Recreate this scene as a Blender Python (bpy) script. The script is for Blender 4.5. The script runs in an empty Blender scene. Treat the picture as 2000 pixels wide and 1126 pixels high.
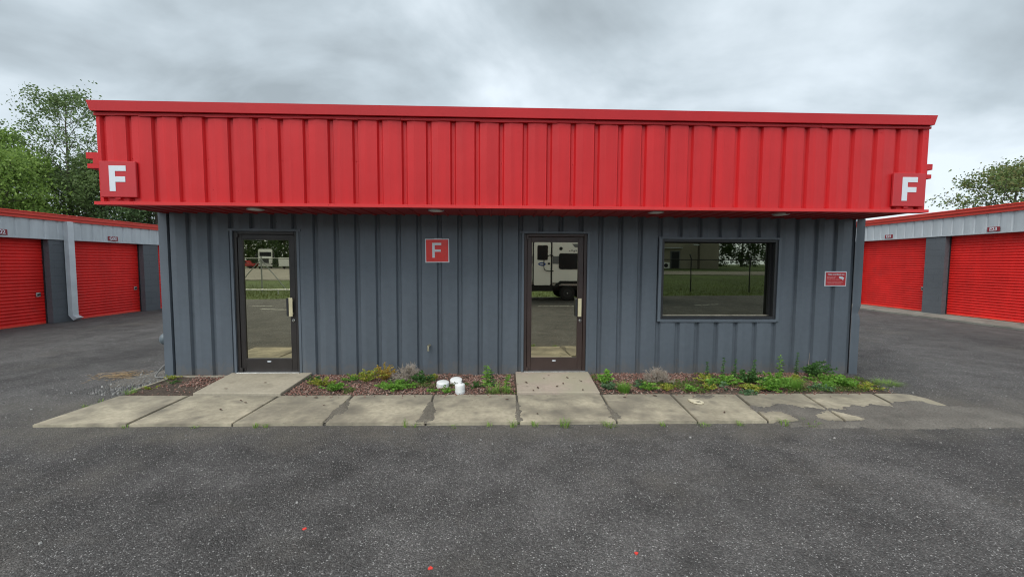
import bpy, bmesh, math, random
import numpy as np
from mathutils import Vector, Matrix
random.seed(7)
rng = np.random.default_rng(11)
R = math.radians
scene = bpy.context.scene
col = scene.collection

# ---------------------------------------------------------------- camera
YAW, PITCH, ROLL = .0343, -.0618, .0052
CAM = Vector((0, -5.7683, 1.6))
cy, sy = math.cos(YAW), math.sin(YAW)
fwd = Vector((sy*math.cos(PITCH), cy*math.cos(PITCH), math.sin(PITCH)))
rt = Vector((cy, -sy, 0)); up = rt.cross(fwd)
cr, sr = math.cos(ROLL), math.sin(ROLL)
r2 = cr*rt + sr*up; u2 = -sr*rt + cr*up
cd = bpy.data.cameras.new('camera'); cam = bpy.data.objects.new('camera', cd); col.objects.link(cam)
m = Matrix((r2, u2, -fwd)).transposed().to_4x4(); m.translation = CAM
cam.matrix_world = m
cd.sensor_width = 36; cd.lens = 36*800/2000; cd.clip_start = .05; cd.clip_end = 2000
scene.camera = cam

# ---------------------------------------------------------------- sky, sun, exposure
SUN_EL, SUN_AZ = R(52), R(216)          # azimuth clockwise from +y
w = bpy.data.worlds.new('World'); scene.world = w; w.use_nodes = True
nt = w.node_tree; nt.nodes.clear(); N = nt.nodes.new; LK = nt.links.new
out = N('ShaderNodeOutputWorld'); bg = N('ShaderNodeBackground'); bg.inputs[1].default_value = .1
sky = N('ShaderNodeTexSky'); sky.sky_type = 'NISHITA'; sky.sun_disc = False
sky.sun_elevation = SUN_EL; sky.sun_rotation = SUN_AZ
tc = N('ShaderNodeTexCoord'); sep = N('ShaderNodeSeparateXYZ'); LK(tc.outputs['Generated'], sep.inputs[0])
def wm(op, a, b=None, c=None):
    n = N('ShaderNodeMath'); n.operation = op
    for i, v in enumerate((a, b, c)):
        if v is None: continue
        if isinstance(v, (int, float)): n.inputs[i].default_value = v
        else: LK(v, n.inputs[i])
    return n.outputs[0]
zz = wm('MAXIMUM', sep.outputs[2], 0.0)
den = wm('ADD', zz, .48)
cmb = N('ShaderNodeCombineXYZ')
LK(wm('DIVIDE', sep.outputs[0], den), cmb.inputs[0]); LK(wm('DIVIDE', sep.outputs[1], den), cmb.inputs[1])
mp = N('ShaderNodeMapping'); LK(cmb.outputs[0], mp.inputs[0]); mp.inputs['Location'].default_value = (2.3, .9, 0)
mp.inputs['Rotation'].default_value = (0, 0, R(25)); mp.inputs['Scale'].default_value = (.9, 1.1, 1)
n1 = N('ShaderNodeTexNoise'); n1.inputs['Scale'].default_value = 2.0; n1.inputs['Detail'].default_value = 6
n1.inputs['Roughness'].default_value = .5; n1.inputs['Distortion'].default_value = .45; LK(mp.outputs[0], n1.inputs[0])
n2 = N('ShaderNodeTexNoise'); n2.inputs['Scale'].default_value = 6; n2.inputs['Detail'].default_value = 5; LK(mp.outputs[0], n2.inputs[0])
cl = wm('ADD', wm('MULTIPLY', n1.outputs[0], .8), wm('MULTIPLY', n2.outputs[0], .2))
# brighter towards the horizon on the right-hand side of the view
hz = wm('MULTIPLY', wm('SUBTRACT', .62, zz), wm('MULTIPLY_ADD', sep.outputs[0], .16, .26))
cl = wm('ADD', cl, hz)
ramp = N('ShaderNodeValToRGB'); e = ramp.color_ramp.elements
e[0].position = .40; e[0].color = (.33, .38, .41, 1)
e[1].position = .70; e[1].color = (.72, .80, .86, 1)
k = ramp.color_ramp.elements.new(.53); k.color = (.47, .54, .585, 1)
LK(cl, ramp.inputs[0])
# the cloud deck is thinner and brighter behind the viewer, where the sun stands
back = wm('MULTIPLY_ADD', wm('MAXIMUM', wm('MULTIPLY', sep.outputs[1], -1.0), 0.0), .9, 1.0)
sc_ = N('ShaderNodeVectorMath'); sc_.operation = 'SCALE'; LK(ramp.outputs[0], sc_.inputs[0])
LK(wm('MULTIPLY', back, 7.0), sc_.inputs['Scale'])
mix = N('ShaderNodeMix'); mix.data_type = 'RGBA'; mix.inputs[0].default_value = .94
LK(sky.outputs[0], mix.inputs[6]); LK(sc_.outputs[0], mix.inputs[7])
LK(mix.outputs[2], bg.inputs[0]); LK(bg.outputs[0], out.inputs[0])
sl = bpy.data.lights.new('sun', 'SUN'); sl.energy = 1.3; sl.angle = R(38); sl.color = (1, .97, .92)
so = bpy.data.objects.new('sun', sl); col.objects.link(so)
sd = Vector((math.sin(SUN_AZ)*math.cos(SUN_EL), math.cos(SUN_AZ)*math.cos(SUN_EL), math.sin(SUN_EL)))
so.rotation_euler = sd.to_track_quat('Z', 'Y').to_euler(); so.location = sd*40
scene.view_settings.view_transform = 'Standard'; scene.view_settings.look = 'None'
scene.view_settings.exposure = .82; scene.view_settings.gamma = 1
scene.cycles.filter_width = 1.1

# ---------------------------------------------------------------- materials
def P(name, base, rough=.6, metal=0., spec=.5, var=None, var2=None, bump=None, bump2=None, streak=None,
      island=0., island_cols=None, trans=0., coat=0., patches=()):
    m = bpy.data.materials.new(name); m.use_nodes = True
    t = m.node_tree; b = t.nodes['Principled BSDF']; n = t.nodes.new; l = t.links.new
    b.inputs['Roughness'].default_value = rough; b.inputs['Metallic'].default_value = metal
    b.inputs['Specular IOR Level'].default_value = spec; b.inputs['Coat Weight'].default_value = coat
    tcn = n('ShaderNodeTexCoord').outputs['Object']
    cur = n('ShaderNodeRGB'); cur.outputs[0].default_value = (*base, 1); cur = cur.outputs[0]
    def mul(cur, fac, lo, hi):
        mr = n('ShaderNodeMapRange'); mr.inputs[1].default_value = .3; mr.inputs[2].default_value = .7
        mr.inputs[3].default_value = lo; mr.inputs[4].default_value = hi; l(fac, mr.inputs[0])
        v = n('ShaderNodeVectorMath'); v.operation = 'SCALE'; l(cur, v.inputs[0]); l(mr.outputs[0], v.inputs['Scale'])
        return v.outputs[0]
    def noise(scale, detail=5, vec=None, rough_=.55):
        q = n('ShaderNodeTexNoise'); q.inputs['Scale'].default_value = scale; q.inputs['Detail'].default_value = detail
        q.inputs['Roughness'].default_value = rough_
        l(vec or tcn, q.inputs[0]); return q.outputs[0]
    if island or island_cols:
        g = n('ShaderNodeNewGeometry')
        if island_cols:
            r = n('ShaderNodeValToRGB'); r.color_ramp.interpolation = 'LINEAR'
            els = r.color_ramp.elements
            while len(els) < len(island_cols): els.new(.5)
            for i, c in enumerate(island_cols):
                els[i].position = i/(len(island_cols)-1); els[i].color = (*c, 1)
            l(g.outputs['Random Per Island'], r.inputs[0]); cur = r.outputs[0]
        if island:
            mr = n('ShaderNodeMapRange'); mr.inputs[3].default_value = 1-island; mr.inputs[4].default_value = 1+island
            l(g.outputs['Random Per Island'], mr.inputs[0])
            v = n('ShaderNodeVectorMath'); v.operation = 'SCALE'; l(cur, v.inputs[0]); l(mr.outputs[0], v.inputs['Scale']); cur = v.outputs[0]
    if var: cur = mul(cur, noise(var[0]), 1-var[1], 1+var[1])
    if var2: cur = mul(cur, noise(var2[0], 3), 1-var2[1], 1+var2[1])
    if streak:   # vertical rain marks
        mpn = n('ShaderNodeMapping'); mpn.inputs['Scale'].default_value = (streak[0], streak[0], streak[0]*.06); l(tcn, mpn.inputs[0])
        cur = mul(cur, noise(1., 4, mpn.outputs[0]), 1-streak[1], 1+streak[1])
    for (sc, lo, hi, pc) in patches:   # stains with shapes of their own
        mr = n('ShaderNodeMapRange'); mr.inputs[1].default_value = lo; mr.inputs[2].default_value = hi; l(noise(sc, 7), mr.inputs[0])
        mx = n('ShaderNodeMix'); mx.data_type = 'RGBA'; l(mr.outputs[0], mx.inputs[0]); l(cur, mx.inputs[6]); mx.inputs[7].default_value = (*pc, 1)
        cur = mx.outputs[2]
    l(cur, b.inputs['Base Color'])
    nrm = None
    for bm_ in (bump, bump2):
        if not bm_: continue
        bn = n('ShaderNodeBump'); bn.inputs['Strength'].default_value = bm_[1]; bn.inputs['Distance'].default_value = bm_[2] if len(bm_) > 2 else .01
        l(noise(bm_[0], 4), bn.inputs['Height'])
        if nrm: l(nrm, bn.inputs['Normal'])
        nrm = bn.outputs[0]
    if nrm: l(nrm, b.inputs['Normal'])
    if trans:
        tr = n('ShaderNodeBsdfTranslucent'); l(cur, tr.inputs[0]); ms = n('ShaderNodeMixShader'); ms.inputs[0].default_value = trans
        l(b.outputs[0], ms.inputs[1]); l(tr.outputs[0], ms.inputs[2]); l(ms.outputs[0], t.nodes['Material Output'].inputs[0])
    return m

RED = (.545, .014, .017)
M = {}
M['red'] = P('red_painted_steel', RED, .46, spec=.36, var=(1.3, .05), streak=(7, .10), bump=(2.2, .6, .016), bump2=(300, .05, .001))
M['redtrim'] = P('red_trim_paint', (.46, .014, .018), .5, spec=.3, var=(2, .08), bump=(3, .2, .008))
M['redlip'] = P('red_drip_paint', (.64, .035, .036), .45, spec=.35, var=(2, .06))
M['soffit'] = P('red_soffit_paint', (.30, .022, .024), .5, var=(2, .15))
M['grey'] = P('slate_grey_painted_steel', (.100, .119, .141), .48, spec=.45, var=(.9, .09), var2=(14, .05), streak=(7, .06), bump=(1.8, .35, .014), bump2=(260, .12, .001))
M['greytrim'] = P('slate_grey_trim', (.106, .126, .149), .45, var=(2, .1), streak=(8, .08), bump=(4, .25, .008))
M['roof'] = P('pale_roof_sheet', (.42, .43, .44), .5, var=(.8, .15))
M['black'] = P('black_anodised', (.022, .023, .026), .4, var=(5, .2))
M['dark1'] = P('dark_brown_frame', (.026, .022, .021), .42, var=(3, .25), bump=(60, .05, .002))
M['bronze'] = P('bronze_frame', (.046, .029, .025), .42, var=(3, .2), bump=(60, .05, .002))
M['rubber'] = P('rubber', (.012, .012, .012), .8)
M['chrome'] = P('brushed_steel', (.62, .62, .60), .28, 1.)
M['alu'] = P('worn_aluminium', (.60, .61, .60), .4, .8, var=(20, .2))
M['pull'] = P('cream_pull_plate', (.74, .66, .43), .35, .25, var=(12, .1))
M['brass'] = P('weathered_brass', (.45, .42, .30), .45, .7, var=(60, .3))
M['white'] = P('white_plastic', (.80, .81, .80), .45, var=(8, .06))
M['signwhite'] = P('white_lettering', (.68, .72, .76), .5)
M['signred'] = P('red_sign_face', (.50, .022, .028), .5, var=(3, .08))
M['signred2'] = P('bright_red_sign_face', (.74, .042, .036), .32, var=(6, .15), bump=(5, .5, .03))
M['plate'] = P('dark_red_plate', (.25, .012, .022), .4)
M['door_red'] = P('red_curtain_door', (.74, .022, .018), .46, spec=.35, var=(1.5, .12), streak=(5, .08), patches=((2.5, .60, .85, (.55, .035, .03)),))
M['blockwall'] = None
M['galv'] = P('pale_grey_steel', (.50, .535, .56), .45, .15, var=(1.5, .08), streak=(8, .08), bump=(2.5, .3, .01))
M['downspout'] = P('pale_grey_downspout', (.58, .61, .64), .4, .1, var=(3, .1))
M['trimorange'] = P('bright_red_gutter', (.80, .060, .034), .45, var=(2, .1))
M['concrete'] = P('weathered_concrete', (.40, .355, .26), .92, var=(2.1, .22), var2=(22, .16), island=.09, bump=(45, .5, .004), bump2=(180, .4, .002),
                  patches=((1.7, .47, .70, (.185, .165, .128)), (5.5, .54, .72, (.20, .178, .138)), (60, .66, .72, (.12, .105, .085))))
M['pathpink'] = P('stained_concrete', (.42, .345, .28), .9, var=(1.7, .10), var2=(30, .1), bump=(50, .4, .003), bump2=(180, .4, .002),
                  patches=((1.3, .48, .62, (.39, .35, .26)), (9, .64, .74, (.22, .18, .15))))
# rain carries bed soil on to the back of the slabs: a stained band with a ragged edge
_t = M['concrete'].node_tree; _b = _t.nodes['Principled BSDF']; _c = _b.inputs['Base Color'].links[0].from_socket
_x = _t.nodes.new('ShaderNodeSeparateXYZ'); _q = _t.nodes.new('ShaderNodeTexCoord'); _t.links.new(_q.outputs['Object'], _x.inputs[0])
_n = _t.nodes.new('ShaderNodeTexNoise'); _n.inputs['Scale'].default_value = 2.6; _n.inputs['Detail'].default_value = 7; _t.links.new(_q.outputs['Object'], _n.inputs[0])
_a = _t.nodes.new('ShaderNodeMath'); _a.operation = 'MULTIPLY_ADD'; _a.inputs[1].default_value = 1.5; _t.links.new(_n.outputs[0], _a.inputs[0]); _t.links.new(_x.outputs[1], _a.inputs[2])
_r = _t.nodes.new('ShaderNodeMapRange'); _r.inputs[1].default_value = -.68; _r.inputs[2].default_value = -.25; _r.inputs[4].default_value = .42; _t.links.new(_a.outputs[0], _r.inputs[0])
_m = _t.nodes.new('ShaderNodeMix'); _m.data_type = 'RGBA'; _m.inputs[7].default_value = (.185, .165, .13, 1); _t.links.new(_r.outputs[0], _m.inputs[0]); _t.links.new(_c, _m.inputs[6]); _t.links.new(_m.outputs[2], _b.inputs['Base Color'])
M['pathbeige'] = P('swept_concrete', (.385, .342, .262), .9, var=(1.7, .12), var2=(30, .1), bump=(50, .4, .003), bump2=(180, .4, .002), patches=((4, .58, .76, (.25, .22, .165)),))
M['apron'] = P('grey_apron_concrete', (.24, .235, .20), .92, var=(2, .2), var2=(30, .12), bump=(40, .5, .004), patches=((2.4, .55, .7, (.12, .115, .10)),))
M['soil'] = P('brown_soil', (.085, .062, .045), .95, var=(5, .3), var2=(60, .35), bump=(50, 1., .02))
M['mulch'] = P('red_mulch_chips', (.3, .1, .08), .85, island_cols=[(.10, .055, .044), (.27, .115, .085), (.36, .20, .155), (.19, .085, .066), (.46, .34, .28), (.16, .105, .08), (.29, .165, .125)])
M['gravelbits'] = P('loose_stone', (.2, .19, .18), .9, island_cols=[(.09, .087, .085), (.20, .195, .185), (.13, .127, .122), (.40, .39, .37), (.11, .105, .10)])
M['dirt'] = P('dark_dirt', (.10, .092, .075), .95, var=(14, .3), var2=(90, .3), bump=(90, .8, .006))
M['silt'] = P('sandy_silt', (.150, .137, .118), .95, var=(3, .22), var2=(70, .28), bump=(70, .8, .006), bump2=(220, .6, .003))
M['silt_dark'] = P('damp_silt', (.150, .134, .106), .95, var=(9, .22), var2=(80, .3), bump=(80, .8, .006))
M['gravel_lot'] = P('pale_gravel', (.27, .25, .21), .95, var=(.3, .15), var2=(3, .2))
M['terrain'] = P('meadow', (.085, .125, .030), .95, var=(.25, .25), var2=(3, .3), bump=(30, .8, .05))
M['twig'] = P('dead_twigs', (.36, .31, .25), .9, island_cols=[(.22, .18, .14), (.42, .36, .30), (.33, .27, .21), (.46, .41, .36)])
M['deadleaf'] = P('dead_leaf', (.08, .04, .025), .85, var=(40, .4))
M['bark'] = P('grey_bark', (.10, .085, .065), .9, var=(6, .3), bump=(14, .8, .02))
def leafm(name, cols, trans=.35, rough=.55): return P(name, cols[0], rough, spec=.35, island_cols=cols, trans=trans)
M['leaf_bright'] = leafm('bright_weed_leaf', [(0.15, 0.33, 0.045), (0.24, 0.45, 0.068), (0.112, 0.255, 0.042), (0.3, 0.51, 0.09)])
M['leaf_yellow'] = leafm('yellow_weed_leaf', [(0.36, 0.405, 0.06), (0.24, 0.36, 0.053), (0.495, 0.405, 0.075), (0.3, 0.405, 0.075)])
M['leaf_orange'] = leafm('ochre_weed_leaf', [(0.54, 0.36, 0.075), (0.45, 0.375, 0.075), (0.6, 0.36, 0.09), (0.36, 0.36, 0.075)])
M['leaf_cover'] = leafm('creeping_weed_leaf', [(.11, .21, .04), (.17, .28, .055), (.08, .15, .035), (.2, .22, .06), (.06, .11, .03)])
M['straw'] = P('dry_straw', (.4, .28, .15), .9, island_cols=[(.30, .19, .10), (.46, .34, .20), (.38, .25, .13)])
M['leaf_dark'] = leafm('dark_weed_leaf', [(0.068, 0.165, 0.042), (0.105, 0.225, 0.053), (0.053, 0.128, 0.038), (0.135, 0.255, 0.075)])
M['leaf_blue'] = leafm('blue_green_leaf', [(0.105, 0.195, 0.09), (0.15, 0.27, 0.128), (0.09, 0.165, 0.075), (0.18, 0.3, 0.15)])
M['grassblade'] = leafm('grass_blade', [(0.195, 0.36, 0.06), (0.3, 0.45, 0.105), (0.15, 0.285, 0.053), (0.39, 0.495, 0.15)])
M['verge'] = leafm('verge_grass_blade', [(.10, .14, .03), (.15, .18, .045), (.075, .11, .025), (.20, .20, .07)])
M['tree_a'] = leafm('tree_leaf_olive', [(0.12, 0.186, 0.061), (0.186, 0.273, 0.087), (0.087, 0.135, 0.048), (0.261, 0.348, 0.131)])
M['tree_b'] = leafm('tree_leaf_fresh', [(0.174, 0.273, 0.052), (0.261, 0.392, 0.077), (0.109, 0.186, 0.039), (0.326, 0.457, 0.109)])
M['tree_c'] = leafm('tree_leaf_deep', [(0.074, 0.126, 0.048), (0.12, 0.191, 0.065), (0.052, 0.091, 0.038), (0.162, 0.239, 0.091)])
M['tree_d'] = leafm('tree_leaf_rusty', [(.12, .18, .05), (.17, .24, .07), (.085, .13, .036), (.24, .22, .08), (.20, .27, .09)])
M['cordm'] = P('grey_cable', (.20, .20, .19), .6)
M['lens'] = P('frosted_lens', (.72, .72, .70), .5)
M['meterm'] = P('grey_meter_paint', (.13, .165, .185), .45, var=(9, .15))
M['timber'] = P('weathered_timber', (.30, .27, .21), .9, var=(10, .25), bump=(30, .5, .006))
def glassm(name, tint):
    m = P(name, tint, .012, 1., var=(1.8, .05), bump=(1.1, .025, .01)); return m
M['glass_a'] = glassm('tinted_mirror_glass', (.63, .60, .46))
M['glass_b'] = glassm('dark_mirror_glass', (.25, .255, .20))
M['carglass'] = P('vehicle_glass', (.012, .014, .016), .3, spec=.25)
M['rvwhite'] = P('white_gelcoat', (.88, .88, .84), .25)
M['rvgrey'] = P('grey_stripe', (.14, .15, .16), .4)
M['rvblue'] = P('blue_badge', (.03, .08, .30), .4)
M['carred'] = P('red_car_paint', (.5, .02, .02), .25, coat=.5)
M['chain'] = P('galvanised_wire', (.36, .37, .36), .5, .5)
M['blackwire'] = P('black_coated_wire', (.02, .02, .02), .6)
M['stucco'] = P('tan_block', (.30, .27, .21), .9, var=(.6, .12), bump=(30, .4, .01))
M['paintred'] = P('red_paint_dot', (.70, .06, .045), .7, var=(40, .2))
M['paintwhite'] = P('worn_white_line', (.55, .54, .50), .8, patches=((9, .5, .6, (.12, .12, .11)),))

_t = M['grey'].node_tree; _b = _t.nodes['Principled BSDF']; _c = _b.inputs['Base Color'].links[0].from_socket
_q = _t.nodes.new('ShaderNodeTexCoord'); _x = _t.nodes.new('ShaderNodeSeparateXYZ'); _t.links.new(_q.outputs['Object'], _x.inputs[0])
_n = _t.nodes.new('ShaderNodeTexNoise'); _n.inputs['Scale'].default_value = 9; _n.inputs['Detail'].default_value = 8; _n.inputs['Roughness'].default_value = .75; _t.links.new(_q.outputs['Object'], _n.inputs[0])
_a = _t.nodes.new('ShaderNodeMath'); _a.operation = 'MULTIPLY_ADD'; _a.inputs[1].default_value = -.75; _t.links.new(_n.outputs[0], _a.inputs[0]); _t.links.new(_x.outputs[2], _a.inputs[2])
_r = _t.nodes.new('ShaderNodeMapRange'); _r.inputs[1].default_value = -.32; _r.inputs[2].default_value = -.18; _r.inputs[3].default_value = .4; _r.inputs[4].default_value = 0; _t.links.new(_a.outputs[0], _r.inputs[0])
_m = _t.nodes.new('ShaderNodeMix'); _m.data_type = 'RGBA'; _m.inputs[7].default_value = (.16, .135, .11, 1); _t.links.new(_r.outputs[0], _m.inputs[0]); _t.links.new(_c, _m.inputs[6]); _t.links.new(_m.outputs[2], _b.inputs['Base Color'])
# block masonry (painted concrete block)
m = P('painted_block', (.105, .115, .128), .7, var=(1.2, .1), var2=(40, .12)); M['blockwall'] = m
t = m.node_tree; b = t.nodes['Principled BSDF']
mpn = t.nodes.new('ShaderNodeMapping'); mpn.inputs['Rotation'].default_value = (R(90), 0, R(90))
sepn = t.nodes.new('ShaderNodeSeparateXYZ'); t.links.new(t.nodes.new('ShaderNodeTexCoord').outputs['Object'], sepn.inputs[0])
cbn = t.nodes.new('ShaderNodeCombineXYZ'); ad = t.nodes.new('ShaderNodeMath'); t.links.new(sepn.outputs[0], ad.inputs[0]); t.links.new(sepn.outputs[1], ad.inputs[1])
t.links.new(ad.outputs[0], cbn.inputs[0]); t.links.new(sepn.outputs[2], cbn.inputs[1])
br = t.nodes.new('ShaderNodeTexBrick'); br.inputs['Scale'].default_value = 1; br.inputs['Brick Width'].default_value = .4; br.inputs['Row Height'].default_value = .2
br.inputs['Mortar Size'].default_value = .006; br.inputs['Mortar Smooth'].default_value = .3; t.links.new(cbn.outputs[0], br.inputs[0])
bn = t.nodes.new('ShaderNodeBump'); bn.invert = True; bn.inputs['Strength'].default_value = .8; bn.inputs['Distance'].default_value = .008
t.links.new(br.outputs['Fac'], bn.inputs['Height']); t.links.new(bn.outputs[0], b.inputs['Normal'])

# asphalt
m = bpy.data.materials.new('asphalt'); m.use_nodes = True; M['asphalt'] = m
t = m.node_tree; b = t.nodes['Principled BSDF']; n = t.nodes.new; l = t.links.new
b.inputs['Roughness'].default_value = .82; b.inputs['Specular IOR Level'].default_value = .35
tcn = n('ShaderNodeTexCoord').outputs['Object']
def nz(s, d=5, r=.6, v=None):
    q = n('ShaderNodeTexNoise'); q.inputs['Scale'].default_value = s; q.inputs['Detail'].default_value = d; q.inputs['Roughness'].default_value = r; l(v or tcn, q.inputs[0]); return q.outputs[0]
def mr(v, a, b_, c, d):
    q = n('ShaderNodeMapRange'); l(v, q.inputs[0])
    for i, x in enumerate((a, b_, c, d)): q.inputs[i+1].default_value = x
    return q.outputs[0]
def mth(op, a, b_=None):
    q = n('ShaderNodeMath'); q.operation = op
    for i, v in enumerate((a, b_)):
        if v is None: continue
        if isinstance(v, (int, float)): q.inputs[i].default_value = v
        else: l(v, q.inputs[i])
    return q.outputs[0]
def mixc(f, a, b_):
    q = n('ShaderNodeMix'); q.data_type = 'RGBA'
    for s, v in ((0, f), (6, a), (7, b_)):
        if isinstance(v, tuple): q.inputs[s].default_value = (*v, 1)
        elif isinstance(v, (int, float)): q.inputs[s].default_value = v
        else: l(v, q.inputs[s])
    return q.outputs[2]
def vor(s):
    q = n('ShaderNodeTexVoronoi'); q.inputs['Scale'].default_value = s; l(tcn, q.inputs[0]); return q
warp = n('ShaderNodeMapping'); warp.inputs['Scale'].default_value = (1, .35, 1); warp.inputs['Rotation'].default_value = (0, 0, R(-8)); l(tcn, warp.inputs[0])
big = mr(nz(.45, 6, .6, warp.outputs[0]), .32, .68, 0., 1.)
base = mixc(big, (.056, .0538, .052), (.124, .119, .114))
med = mr(nz(2.4, 6, .65), .3, .7, .66, 1.34)
fine = mr(nz(42, 5, .7), .3, .7, .78, 1.24)
v1 = vor(125); sepv = n('ShaderNodeSeparateColor'); l(v1.outputs['Color'], sepv.inputs[0])
stone = mr(mth('POWER', sepv.outputs[0], 2.2), 0, 1, .70, 1.6)
tot = mth('MULTIPLY', mth('MULTIPLY', med, fine), stone)
sv = n('ShaderNodeVectorMath'); sv.operation = 'SCALE'; l(base, sv.inputs[0]); l(tot, sv.inputs['Scale'])
v2 = vor(70); sp2 = n('ShaderNodeSeparateColor'); l(v2.outputs['Color'], sp2.inputs[0])
speck = mth('MULTIPLY', mth('GREATER_THAN', sp2.outputs[0], .945), mth('LESS_THAN', v2.outputs['Distance'], .33))
v3 = vor(150); sp3 = n('ShaderNodeSeparateColor'); l(v3.outputs['Color'], sp3.inputs[0])
speck2 = mth('MULTIPLY', mth('GREATER_THAN', sp3.outputs[1], .95), mth('LESS_THAN', v3.outputs['Distance'], .5))
c1 = mixc(mth('MULTIPLY', speck, .85), sv.outputs[0], (.46, .45, .43))
c1 = mixc(mth('MULTIPLY', speck2, .8), c1, (.46, .45, .44))
# washed-out sand along the front of the pavement and dusty drive lanes
sx = n('ShaderNodeSeparateXYZ'); l(tcn, sx.inputs[0])
wob = mr(nz(1.4, 5), .3, .7, -.22, .22)
yy = mth('ADD', sx.outputs[1], wob)
dust = mth('MULTIPLY', mr(yy, -2.32, -1.95, 0., 1.), mr(sx.outputs[1], -1.2, -.6, 1., 0.))
dust = mth('MULTIPLY', dust, mth('MULTIPLY', mr(sx.outputs[0], -6.5, -4.4, 0., 1.), mr(sx.outputs[0], 5.4, 8.2, 1., 0.)))
dust = mth('MULTIPLY', dust, mr(nz(2.1, 4), .34, .6, .35, 1.))
rest = mth('MULTIPLY', mr(nz(.9, 6, .65), .54, .72, 0., 1.), .42)
dm = mth('MAXIMUM', mth('MULTIPLY', dust, .8), rest)
dusty = n('ShaderNodeVectorMath'); dusty.operation = 'SCALE'; dusty.inputs[0].default_value = (.150, .137, .116); l(mth('MULTIPLY', fine, mr(tot, .3, 2, .75, 1.25)), dusty.inputs['Scale'])
c2 = mixc(dm, c1, dusty.outputs[0])
l(c2, b.inputs['Base Color'])
bn = n('ShaderNodeBump'); bn.inputs['Strength'].default_value = .9; bn.inputs['Distance'].default_value = .008
l(mth('ADD', mth('MULTIPLY', v1.outputs['Distance'], -1.0), mth('MULTIPLY', nz(60, 4), .9)), bn.inputs['Height'])
bn2 = n('ShaderNodeBump'); bn2.inputs['Strength'].default_value = .5; bn2.inputs['Distance'].default_value = .06; l(nz(2.2, 3), bn2.inputs['Height']); l(bn.outputs[0], bn2.inputs['Normal'])
l(bn2.outputs[0], b.inputs['Normal'])

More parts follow.
